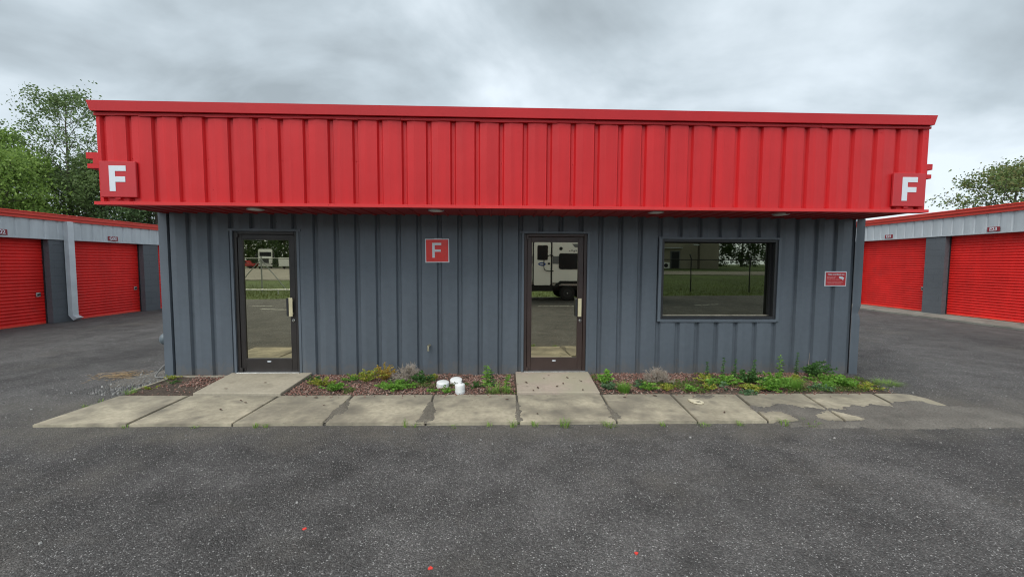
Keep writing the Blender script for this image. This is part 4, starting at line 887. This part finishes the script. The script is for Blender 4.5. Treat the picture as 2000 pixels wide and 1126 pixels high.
# ---------------------------------------------------------------- storage buildings
VX, VY = .0264815, .9996493
def storage(name, origin, side, doors, width, zt_door, zt_head, zt_trim, base, names, spout, label, s0, s1, lat):
    # local frame: x = along the front (away from the viewer), y = outwards, z up
    rz = math.atan2(VY, VX)
    root = empty(name, (origin[0], origin[1], base), rz, label, 'storage building', 'storage buildings')
    sg = -1 if side == 'left' else 1     # local +y points to -X side when rz ~ 90 deg
    D = lambda q: sg*q                   # outward offset -> local y
    bx = lambda mb, a, b_, o0, o1, z0, z1: mb.box(a, b_, min(D(o0), D(o1)), max(D(o0), D(o1)), z0, z1)
    mb = MB(); edges = []
    starts = [d for d in doors]
    prev = s0
    for d in starts:
        bx(mb, prev, d, -.20, 0, -.1, zt_door); prev = d+width
    bx(mb, prev, s1, -.20, 0, -.1, zt_door)
    bx(mb, s0, s1, -6.0, -5.8, -.1, zt_head); bx(mb, s0, s0+.2, -5.8, -.2, -.1, zt_head); bx(mb, s1-.2, s1, -5.8, -.2, -.1, zt_head)
    mb.build('block_wall', 'blockwall', root)
    mb = MB(); ribbed(mb, s0, s1, zt_door, zt_head, lambda u, d, z: (u, D(.03+d), z), .1, .3, mouth=.034, bot=.016, depth=.02)
    bx(mb, s0, s1, -.20, .002, zt_door-.012, zt_door); bx(mb, s0, s1, .012, .036, zt_door-.012, zt_door+.02)
    mb.build('header_panel', 'galv', root, fix=False)
    mb = MB(); h_ = zt_trim-zt_head
    for (o0, o1, a, b_) in ((-.1, .09, 0, .38), (-.1, .12, .38, .46), (-.1, .14, .46, .86), (-.1, .17, .86, 1)): bx(mb, s0-.1, s1+.1, o0, o1, zt_head+h_*a+.0005, zt_head+h_*b_)
    mb.build('roof_gutter', 'trimorange', root)
    mb = MB(); mb.box(s0-.1, s1+.1, min(D(-6.1), D(-.1)), max(D(-6.1), D(-.1)), zt_trim-.12, zt_trim-.03); mb.build('roof', 'roof', root)
    for i, d in enumerate(starts):
        mb = MB(); n_ = int(zt_door/.078); ph = zt_door/n_; prof = []
        for k in range(n_):
            z = k*ph; prof += [(z+.004, 0), (z+ph*.12, .012), (z+ph*.5, .019), (z+ph*.80, .012), (z+ph*.92, 0), (z+ph*.97, -.004)]
        vs = []; 
        for z, o_ in prof: vs += [(d-.03, D(-.19+o_), z), (d+width+.03, D(-.19+o_), z)]
        mb.add(vs, [(2*k, 2*k+1, 2*k+3, 2*k+2) for k in range(len(prof)-1)])
        dr = mb.build('roller_door', 'door_red', root, fix=False)
        for g_ in (d-.001, d+width-.019):
            mb = MB(); bx(mb, g_, g_+.02, -.165, -.140, 0, zt_door-.015); mb.build('guide_track', 'black', dr)
        mb = MB(); bx(mb, d+.034, d+width-.034, -.188, -.150, .004, .045); mb.build('bottom_bar', 'trimorange', dr)
        e_ = d+width-.16 if side == 'left' else d+.16
        mb = MB(); bx(mb, e_-.05, e_+.05, -.176, -.150, .70, .80); lt = mb.build('latch', 'chrome', dr)
        mb = MB(); bx(mb, e_-.02, e_+.03, -.1495, -.135, .728, .77); bx(mb, e_-.03, e_-.005, -.1495, -.13, .715, .728); mb.build('slide_bolt', 'rubber', lt)
    if spout is not None:
        for sp in spout:
            mb = MB(); bx(mb, sp, sp+.15, .034, .15, .16, zt_head); mb.build('downspout', 'downspout', root)
            o_ = MB(); a, b_ = sp, sp+.15
            o_.add([(a, D(.034), .16), (b_, D(.034), .16), (b_, D(.15), .16), (a, D(.15), .16), (a, D(.16), .03), (b_, D(.16), .03), (b_, D(.28), .10), (a, D(.28), .10)],
                   [(0, 1, 2, 3), (4, 5, 6, 7), (0, 1, 5, 4), (1, 2, 6, 5), (2, 3, 7, 6), (3, 0, 4, 7)]); o_.build('spout_kick', 'downspout', root)
    # unit number plates are signs of their own
    for d, nm in names:
        c = d+width/2
        wp = Matrix.Translation(root.location) @ Matrix.Rotation(rz, 4, 'Z') @ Vector((c, D(.040), zt_door+.10))
        s_ = empty('unit_plate', wp, rz if side != 'left' else rz+math.pi, 'small dark red plate reading %s above a red roller door' % nm, 'sign', 'unit number plates')
        # plate frame: x along the wall, +y outward for right; for left the frame is turned so +y is outward too
        mb = MB(); mb.bbox(-.15, .15, 0, .010, -.065, .065, .004); mb.build('plate', 'plate', s_)
        text_mesh('number', nm, .125, 'signwhite', s_, (0, .0125, -.0), (R(90), 0, R(180)), .001, 1.0, .003)
    return root
ld = [1.66+2.68*k for k in range(-3, 7)]
storage('storage_building', (-11.40, 3.93), 'left', ld, 2.13, 2.15, 2.62, 2.78, 0, [(1.70-2.68, 'G02'), (1.70, 'G03'), (4.38, 'G04')], [1.44, 1.44+2.68*3], 'long low storage building with red roller doors left of the office', ld[0]-.6, ld[-1]+2.7, 0)
rd = [-.45+3.15*k for k in range(-2, 6)]
storage('storage_building', (13.82, 4.44), 'right', rd, 2.55, 2.43, 2.98, 3.18, .08, [(-.45, 'E23'), (2.70, 'E22')], None, 'long low storage building with red roller doors right of the office', rd[0]-.6, rd[-1]+3.15, 0)
# concrete apron of the right-hand units
mb = MB(); rz = math.atan2(VY, VX); n_ = 14
A = Vector((13.82, 4.44)); dv = Vector((VX, VY)); nv = Vector((-VY, VX))
for k in range(-4, 8):
    a, c = A+dv*(k*2.4+.006), A+dv*((k+1)*2.4-.006)
    q = [a-nv*.3, c-nv*.3, c+nv*.80, a+nv*.80]
    vs = [(p.x, p.y, -.03) for p in q]+[(q[0].x, q[0].y, .078), (q[1].x, q[1].y, .078), (q[2].x, q[2].y, .045), (q[3].x, q[3].y, .045)]
    mb.add(vs, [(4, 5, 6, 7), (0, 1, 5, 4), (1, 2, 6, 5), (2, 3, 7, 6), (3, 0, 4, 7)])
struct(mb.build('concrete_apron', 'apron'))

# ---------------------------------------------------------------- trees
def tree(x, y, h_, rad, mat, label, trunk_r=.18, leaf=.16, nleaf=9000, clear=.25, up_=.6, limbs=26, lev=2, spread=.30, name='tree', group='trees behind the storage buildings', z0=None, shape='oval'):
    z0 = gz(x, y)-.05 if z0 is None else z0
    if y > 0: leaf *= .78; nleaf = int(nleaf*2.0)
    s_ = empty(name, (x, y, z0), 0, label, 'tree', group); mb = MB()
    tp = [(0, 0, 0)]
    for i in range(1, 8): tp.append((tp[-1][0]+rng.normal(0, .02)*h_*.25, tp[-1][1]+rng.normal(0, .02)*h_*.25, h_*.93*i/7))
    mb.tube(tp, [trunk_r*(1-.86*i/7) for i in range(8)], 8)
    tips = []
    def br(p, d, L_, r_, lv):
        m_ = p+d*L_*.5+Vector(rng.normal(0, .06*L_, 3)); e_ = p+d*L_+Vector((0, 0, .05*L_)); mb.tube([p, m_, e_], [r_, r_*.75, r_*.45], 5, False)
        tips.append((e_, L_)); 
        if lv < lev: tips.append((m_, L_))
        if lv == 0: return
        for i in range(3):
            nd = (d+Vector(rng.normal(0, .5, 3))+Vector((0, 0, .12))).normalized(); br(p+(e_-p)*rng.uniform(.45, 1), nd, L_*rng.uniform(.45, .7), r_*.5, lv-1)
    for i in range(limbs):
        t_ = clear+(.98-clear)*(i+.5)/limbs; k = min(6, int(t_*7*.999)); f_ = t_*7-k
        p = Vector(tp[k]).lerp(Vector(tp[k+1]), f_); a = i*2.399+rng.uniform(-.4, .4)
        prof = {'oval': math.sin(math.pi*min(1, max(.1, .12+.86*(t_-clear)/(1-clear)))), 'cone': 1-.75*(t_-clear)/(1-clear)}[shape]
        L_ = rad*max(.25, prof)*rng.uniform(.55, .85); el = up_*rng.uniform(.5, 1.3)
        br(p, Vector((math.cos(a), math.sin(a), el)).normalized(), L_, trunk_r*.32*(1-.6*t_), lev)
    mb.build('trunk', 'bark', s_, fix=False)
    T_ = np.array([tuple(q[0]) for q in tips]); per = max(1, nleaf//len(T_)); idx = np.repeat(np.arange(len(T_)), per)
    wgt = rng.uniform(.5, 1.5, len(T_)); keep = rng.random(len(idx)) < wgt[idx]/1.5*1.0; idx = idx[keep]
    sig = spread*rng.uniform(.5, 1.3, len(T_))[idx][:, None]
    P0 = T_[idx]+np.clip(rng.normal(0, 1, (len(idx), 3)), -1.7, 1.7)*sig*np.array([1, 1, .75]); d = unit(rng.normal(0, 1, P0.shape)+np.array([0, 0, -.15])); L_ = leaf*rng.uniform(.6, 1.35, len(P0))
    quads_obj('crown', leafquads(P0, d, L_, L_*.62, .05), mat, s_); return s_
tree(-31.5, 26, 14.4, 4.0, 'tree_a', 'tall airy tree with sparse leaves rising above the bushy trees at left', .16, .20, 6500, .30, 1.1, 30, 2, .30)
tree(-33.2, 23, 10.6, 3.0, 'tree_b', 'round fresh green tree at the left edge of the picture', .2, .24, 12000, .2, .6, 26, 2, .50)
tree(-30.6, 21, 8.6, 3.0, 'tree_b', 'lower fresh green tree in front of the tall airy tree', .18, .22, 12000, .12, .6, 26, 2, .48)
tree(-29.3, 26, 9.4, 3.2, 'tree_a', 'bushy olive green tree below the tall airy tree', .18, .22, 12000, .12, .7, 26, 2, .46)
tree(-26.5, 27, 8.0, 3.4, 'tree_c', 'dark bushy tree just left of the fascia end', .18, .22, 13000, .1, .6, 26, 2, .46)
tree(-35, 29, 9.5, 4.2, 'tree_c', 'dark tree far back behind the fresh green trees', .22, .26, 11000, .1, .6, 26, 2, .55)
tree(-30.5, 33, 8.2, 4.0, 'tree_c', 'dark low tree in the gap under the left fascia corner', .2, .26, 9000, .1, .6, 24, 2, .5)
tree(-26.5, 36, 7.6, 4.0, 'tree_b', 'fresh green tree seen under the soffit beside the office wall', .2, .26, 9000, .08, .6, 24, 2, .5)
tree(-22, 34, 7.0, 3.4, 'tree_a', 'low olive tree partly hidden behind the office wall', .2, .25, 8000, .08, .6, 22, 2, .5)
tree(-38, 20, 12, 3.6, 'tree_b', 'fresh green tree standing outside the left edge', .2, .26, 7000, .15, .6, 24, 2, .5)
tree(36.0, 22, 8.6, 3.6, 'tree_d', 'rounded airy tree above the right storage building', .2, .22, 8200, .3, .7, 28, 2, .36)
tree(41.5, 30, 6.9, 1.6, 'tree_a', 'small leafy tree top just past the right end of the fascia', .12, .22, 1500, .3, .8, 16, 2, .3)
tree(42, 24, 9.5, 3.8, 'tree_d', 'rounded tree standing outside the right edge', .2, .24, 6000, .3, .7, 24, 2, .36)

# ---------------------------------------------------------------- what stands across the yard (seen mirrored in the glass)
# travel trailer
rv = empty('travel_trailer', (3.1, -12.6, 0), 0, 'white travel trailer with black skirt and grey stripe parked across the yard', 'trailer')
ox, oy = 3.1, -12.6
def rx(v): return v-ox
S = 1.2   # side face y (local)
mb = MB(); bm = bmesh.new(); bmesh.ops.create_cube(bm, size=1)
for v in bm.verts: v.co = Vector((rx(3.15)+v.co.x*7.0, v.co.y*2.4, .66+1.22+v.co.z*2.44))
bmesh.ops.bevel(bm, geom=[e_ for e_ in bm.edges if abs(e_.verts[0].co.z-e_.verts[1].co.z) < .01], offset=.12, segments=4, affect='EDGES'); bm.verts.index_update()
mb.add([v.co[:] for v in bm.verts], [[v.index for v in f.verts] for f in bm.faces]); bm.free(); mb.build('body', 'rvwhite', rv)
mb = MB(); mb.bbox(rx(-.3), rx(2.32), -1.17, 1.205, .42, .70, .02); mb.bbox(rx(4.6), rx(6.6), -1.17, 1.205, .42, .70, .02)
mb.prismY([(rx(2.30), .56), (rx(2.62), .86), (rx(4.35), .86), (rx(4.62), .56), (rx(4.50), .56), (rx(4.28), .76), (rx(2.68), .76), (rx(2.42), .56)], 1.0, 1.23); mb.box(rx(2.32), rx(4.6), -1.1, 1.0, .45, .66)
mb.build('skirt', 'rubber', rv)
mb = MB(); mb.box(rx(-.2), rx(1.44), 1.20, 1.206, 1.57, 1.90); mb.box(rx(2.30), rx(6.5), 1.20, 1.206, 1.57, 1.90); mb.build('stripe', 'rvgrey', rv)
def rrect(mb, x0, x1, z0, z1, r_, y0, y1):
    p = []
    for cx_, cz_, a0 in ((x1-r_, z1-r_, 0), (x0+r_, z1-r_, 90), (x0+r_, z0+r_, 180), (x1-r_, z0+r_, 270)): p += [(cx_+r_*math.cos(R(a0+k*22.5)), cz_+r_*math.sin(R(a0+k*22.5))) for k in range(5)]
    mb.prismY(p[::-1], y0, y1)
mb = MB(); rrect(mb, rx(1.45), rx(2.29), .66, 2.53, .07, 1.20, 1.212); mb.build('door_surround', 'rubber', rv)
mb = MB(); rrect(mb, rx(1.51), rx(2.22), .68, 2.48, .06, 1.205, 1.225); rvd = mb.build('entry_door', 'rvwhite', rv)
mb = MB(); rrect(mb, rx(1.65), rx(2.10), 1.73, 2.35, .05, 1.2255, 1.232); mb.build('door_window', 'carglass', rvd)
mb = MB(); mb.prismY([(rx(1.85)+.16*math.cos(a), 1.56+.075*math.sin(a)) for a in [i*math.pi/10 for i in range(20)]], 1.2255, 1.230); mb.build('oval_badge', 'rvblue', rvd)
mb = MB(); mb.box(rx(1.76), rx(1.94), 1.2302, 1.232, 1.535, 1.585); mb.build('badge_lettering', 'signwhite', rvd)
mb = MB(); mb.box(rx(2.10), rx(2.19), 1.226, 1.25, 1.54, 1.62); mb.build('latch', 'rubber', rvd)
mb = MB(); mb.tube(bez([(rx(2.32), 1.21, 1.92), (rx(2.15), 1.30, 1.93), (rx(1.95), 1.33, 1.8), (rx(1.92), 1.33, 1.5), (rx(1.96), 1.33, 1.33), (rx(2.12), 1.30, 1.28), (rx(2.34), 1.21, 1.28)], 6), .018, 8); mb.build('grab_rail', 'rubber', rv, smooth=True)
for x0, x1 in ((2.57, 4.0), (4.7, 5.9)):
    mb = MB(); rrect(mb, rx(x0), rx(x1), 1.35, 2.02, .08, 1.2065, 1.222); mb.build('window', 'carglass', rv)
mb = MB(); mb.lathe([(.07, 1.2), (.07, 1.215), (.05, 1.222)], (rx(2.65), 0, 2.22), 'y', 16); mb.build('vent', 'rubber', rv)
mb = MB(); mb.prismY([(rx(3.12), 2.42), (rx(3.9), 2.42), (rx(3.8), 2.27), (rx(3.24), 2.27)], 1.2, 1.204)
for i in range(9): mb.box(rx(3.0+i*.09), rx(3.05+i*.09), 1.2, 1.204, 2.10+.02*math.sin(i*2.3), 2.14+.03*abs(math.sin(i*1.7)))
mb.build('side_graphic', 'rvgrey', rv)
def wheel(parent, x, y0, z, r_, wd, sgn=1):
    mb = MB(); mb.lathe([(r_*.62, 0), (r_*.9, 0), (r_, wd*.2), (r_, wd*.8), (r_*.9, wd), (r_*.62, wd)], (x, y0, z), 'y', 24); wv_ = mb.build('wheel', 'rubber', parent)
    mb = MB(); fy = y0+(wd+.002 if sgn > 0 else -.002); mb.lathe([(r_*.6, fy-.01), (r_*.58, fy)], (x, 0, z), 'y', 20)
    for k in range(5): a = k*1.2566; mb.box(x+r_*.38*math.cos(a)-.02, x+r_*.38*math.cos(a)+.02, min(fy, fy+sgn*.012), max(fy, fy+sgn*.012), z+r_*.38*math.sin(a)-.02, z+r_*.38*math.sin(a)+.02)
    mb.lathe([(r_*.16, fy), (r_*.13, fy+sgn*.02)], (x, 0, z), 'y', 12)
    mb.build('rim', 'black', wv_)
    mb = MB(); mb.lathe([(.03, fy+sgn*.021), (.02, fy+sgn*.03)], (x, 0, z), 'y', 8); mb.build('hub', 'alu', wv_)
for x in (2.95, 3.80):
    wheel(rv, rx(x), .98, .33, .33, .20); wheel(rv, rx(x), -1.15, .33, .33, .20, -1)
# chain-link fences
def fence(x0, x1, yb, h_, wire, label, posts, braces=(), arms=False):
    s_ = empty('chain_link_fence', (x0, yb, 0), 0, label, 'fence', 'chain link fences across the yard'); gl = lambda x: gz(x, yb)-.02
    mb = MB(); mb.tube([(0, 0, gl(x0)+h_), (x1-x0, 0, gl(x1)+h_)], .024, 8); mb.build('top_rail', wire, s_)
    for p in posts:
        mb = MB(); mb.tube([(p-x0, 0, gl(p)-.2), (p-x0, 0, gl(p)+h_+(.06 if arms else .1))]+([(p-x0-.06, -.08, gl(p)+h_+.32)] if arms else []), .034, 8); mb.build('post', wire, s_)
    for (a, b_) in braces:
        mb = MB(); mb.tube([(a-x0, .02, gl(a)+h_-.05), (b_-x0, .02, gl(b_)+.1)], .022, 6); mb.build('brace', wire, s_)
    V = []; st = .11; n_ = int((x1-x0+h_)/st); hw = .0022
    for sgn in (1, -1):
        for i in range(n_):
            a0 = i*st-(h_ if sgn > 0 else 0); p0 = Vector((a0, 0, .03)); p1 = Vector((a0+sgn*(h_-.05), 0, h_-.02))
            for t_ in (0,):
                lo = 0 if sgn*(p1.x-p0.x) > 0 else 0
                def clip(p0, p1):
                    ts = [0, 1]; dx = p1.x-p0.x
                    for lim, s2 in ((0, 1), (x1-x0, -1)):
                        if s2*(p0.x-lim) < 0 and s2*(p1.x-lim) < 0: return None
                        if s2*(p0.x-lim) < 0: ts[0] = max(ts[0], (lim-p0.x)/dx)
                        if s2*(p1.x-lim) < 0: ts[1] = min(ts[1], (lim-p0.x)/dx)
                    return (p0.lerp(p1, ts[0]), p0.lerp(p1, ts[1])) if ts[1] > ts[0] else None
                c = clip(p0, p1)
                if c:
                    a, b_ = c; g0, g1 = gl(a.x+x0), gl(b_.x+x0); V.append([(a.x-hw, .03, a.z+g0), (a.x+hw, .03, a.z+g0), (b_.x+hw, .03, b_.z+g1), (b_.x-hw, .03, b_.z+g1)])
    quads_obj('wire_mesh', np.array(V), wire, s_); return s_
fence(-27, -4.5, -17, 1.80, 'chain', 'galvanised chain link fence with braced post behind the grass verge', [-27+2.35*i for i in range(5)]+[-12.92, -10.9, -8.5, -6.5, -4.5], ((-12.92, -14.4), (-12.92, -11.6)))
fence(7.2, 26.2, -17, 1.86, 'blackwire', 'black chain link fence with angled post tops on the grass verge', [7.25, 10.98, 14.4, 17.9, 21.4, 26.15], (), True)
mb = MB(); mb.tube([(-27, -15, .20), (-4, -15, .20)], .035, 8)
for i in range(8): mb.tube([(-26.5+i*3.1, -15, -.1), (-26.5+i*3.1, -15, .19)], .03, 6)
tag(mb.build('guard_rail', 'alu'), 'low pale pipe rail on the grass verge before the galvanised fence', 'rail')
# warehouse, utility pole
wh = empty('warehouse', (21, -52, 0), 0, 'plain tan block warehouse beyond the black fence', 'building'); g0 = 1.05
mb = MB(); mb.box(-16, 6.9, -14, 7, g0-1.2, g0+7.2); mb.build('wall', 'stucco', wh)
mb = MB(); mb.box(-16.2, 7.1, -14.2, 7.2, g0+7.2, g0+7.5); mb.build('roof', 'roof', wh)
mb = MB(); mb.box(.75, 1.75, 7, 7.06, g0, g0+2.1); whd = mb.build('door', 'carglass', wh)
mb = MB(); mb.box(.65, .75, 7, 7.09, g0, g0+2.2); mb.box(1.75, 1.85, 7, 7.09, g0, g0+2.2); mb.box(.75, 1.75, 7, 7.09, g0+2.1, g0+2.2); mb.build('door_frame', 'rvgrey', whd)
mb = MB(); mb.box(-1.2, 2.0, 7, 7.5, g0+2.5, g0+2.6); mb.build('canopy', 'galv', wh)
ac = empty('cooling_unit', (20.9, -44.5, gz(20.9, -44.5)), 0, 'pale boxy outdoor cooling unit by the warehouse door', 'machine')
mb = MB(); mb.bbox(-.5, .4, -.2, .2, 0, .75, .03); mb.build('case', 'rvwhite', ac)
mb = MB(); mb.lathe([(.25, .2), (.25, .215), (.16, .22), (.05, .222)], (-.05, 0, .38), 'y', 20); mb.build('fan_grille', 'rubber', ac)
up_ = empty('utility_pole', (24.9, -44.2, gz(24.9, -44.2)-.1), 0, 'dark timber lamp pole before the warehouse', 'pole')
mb = MB(); mb.tube([(0, 0, 0), (0, 0, 7)], [.15, .11], 10); mb.build('pole', 'bark', up_)
mb = MB(); mb.tube([(0, 0, 3.0), (-.6, .5, 3.05)], .03, 6); la = mb.build('arm', 'alu', up_)
mb = MB(); mb.bbox(-1.0, -.3, .35, .65, 3.0, 3.12, .03); mb.build('lamp_head', 'signwhite', la)
# trucks, red car in the gravel lot
def truck(x, y, sc, label):
    z = gz(x, y)+.005; t_ = empty('truck', (x, y, z), 0, label, 'truck', 'white trucks on the gravel lot'); t_.scale = (sc, sc, sc); t_.rotation_euler = (0, 0, R(-29))
    mb = MB(); mb.bbox(-1.2, 1.2, -5.5, -.9, 1.0, 3.9, .12, 3); mb.bbox(-1.1, 1.1, -1.2, .0, .9, 2.3, .15, 3); mb.build('cab', 'rvwhite', t_)
    mb = MB(); mb.box(-1.0, 1.0, -.92, -.87, 2.45, 3.3); mb.build('windscreen', 'carglass', t_)
    mb = MB(); mb.box(-.55, .55, -.005, .03, 1.1, 2.1); mb.build('grille', 'black', t_)
    mb = MB(); mb.bbox(-1.2, 1.2, -.1, .2, .45, .85, .05); mb.build('bumper', 'chrome', t_)
    for s2 in (-1, 1):
        mb = MB(); mb.bbox(s2*.85-.15, s2*.85+.15, -.02, .04, 1.2, 1.5, .03); mb.build('headlight', 'lens', t_)
        mb = MB(); mb.bbox(s2*1.45-.12, s2*1.45+.12, -1.0, -.85, 2.3, 3.1, .03); mb.build('mirror', 'black', t_)
        for yy_ in (-1.0, -4.6):
            mb = MB(); mb.lathe([(.3, -.15), (.5, -.15), (.52, -.1), (.52, .1), (.5, .15), (.3, .15)], (s2*1.0, yy_, .52), 'x', 20); mb.build('wheel', 'rubber', t_)
    mb = MB(); mb.box(-.5, .5, -9, -5.5, .8, 1.05); mb.build('chassis', 'rubber', t_)
    return t_
truck(-46.0, -77, 1.0, 'white lorry facing the yard, nearer of two on the gravel lot')
truck(-42.2, -83, .82, 'smaller white lorry behind the nearer one on the gravel lot')
bx_ = empty('box_trailer', (-42.0, -76, gz(-42, -76)), 0, 'pale box trailer beside the white lorries', 'trailer')
mb = MB(); mb.bbox(-1.0, 1.0, -4, 0, .5, 2.2, .05); mb.build('box', 'rvwhite', bx_)
for s2 in (-1, 1):
    mb = MB(); mb.lathe([(.2, -.1), (.33, -.1), (.33, .1), (.2, .1)], (s2*.9, -2, .33), 'x', 16); mb.build('wheel', 'rubber', bx_)
carr = empty('parked_car', (-51.2, -79, gz(-51, -79)), 0, 'red pickup parked on the gravel lot left of the lorries', 'car')
mb = MB(); mb.bbox(-2.4, 2.4, -.9, .9, .45, 1.05, .12, 3); mb.build('body', 'carred', carr)
mb = MB(); mb.prismY([(-.9, 1.05), (1.0, 1.05), (.65, 1.65), (-.65, 1.65)], -.78, .78); cb = mb.build('cabin', 'carred', carr)
mb = MB(); mb.prismY([(-.75, 1.1), (.82, 1.1), (.55, 1.58), (-.55, 1.58)], .775, .80); mb.build('side_window', 'carglass', cb)
for sx_ in (-1.5, 1.5):
    for yy_ in (-.75, .75):
        mb = MB(); mb.lathe([(.2, -.12), (.36, -.12), (.38, 0), (.36, .12), (.2, .12)], (sx_, yy_, .38), 'y', 18); mb.build('wheel', 'rubber', carr)
# tree belt across the yard
for i in range(13):
    x = -75+i*6.2+rng.uniform(-1.5, 1.5); y = -92-rng.uniform(0, 9)
    tree(x, y, rng.uniform(13, 17), rng.uniform(5, 6.2), ('tree_c', 'tree_c', 'tree_a')[i % 3], 'tall dark tree in the belt beyond the gravel lot', .3, .5, 12000, .0, .5, 26, 2, .95, group='trees in the belt beyond the gravel lot')
for i in range(9):
    x = 24+i*6+rng.uniform(-1.5, 1.5); y = -78-rng.uniform(0, 6)
    tree(x, y, rng.uniform(10, 13), rng.uniform(5.5, 6.5), 'tree_c', 'dark tree in the row beyond the warehouse', .3, .42, 11000, .0, .5, 24, 2, .9, group='trees in the row beyond the warehouse')
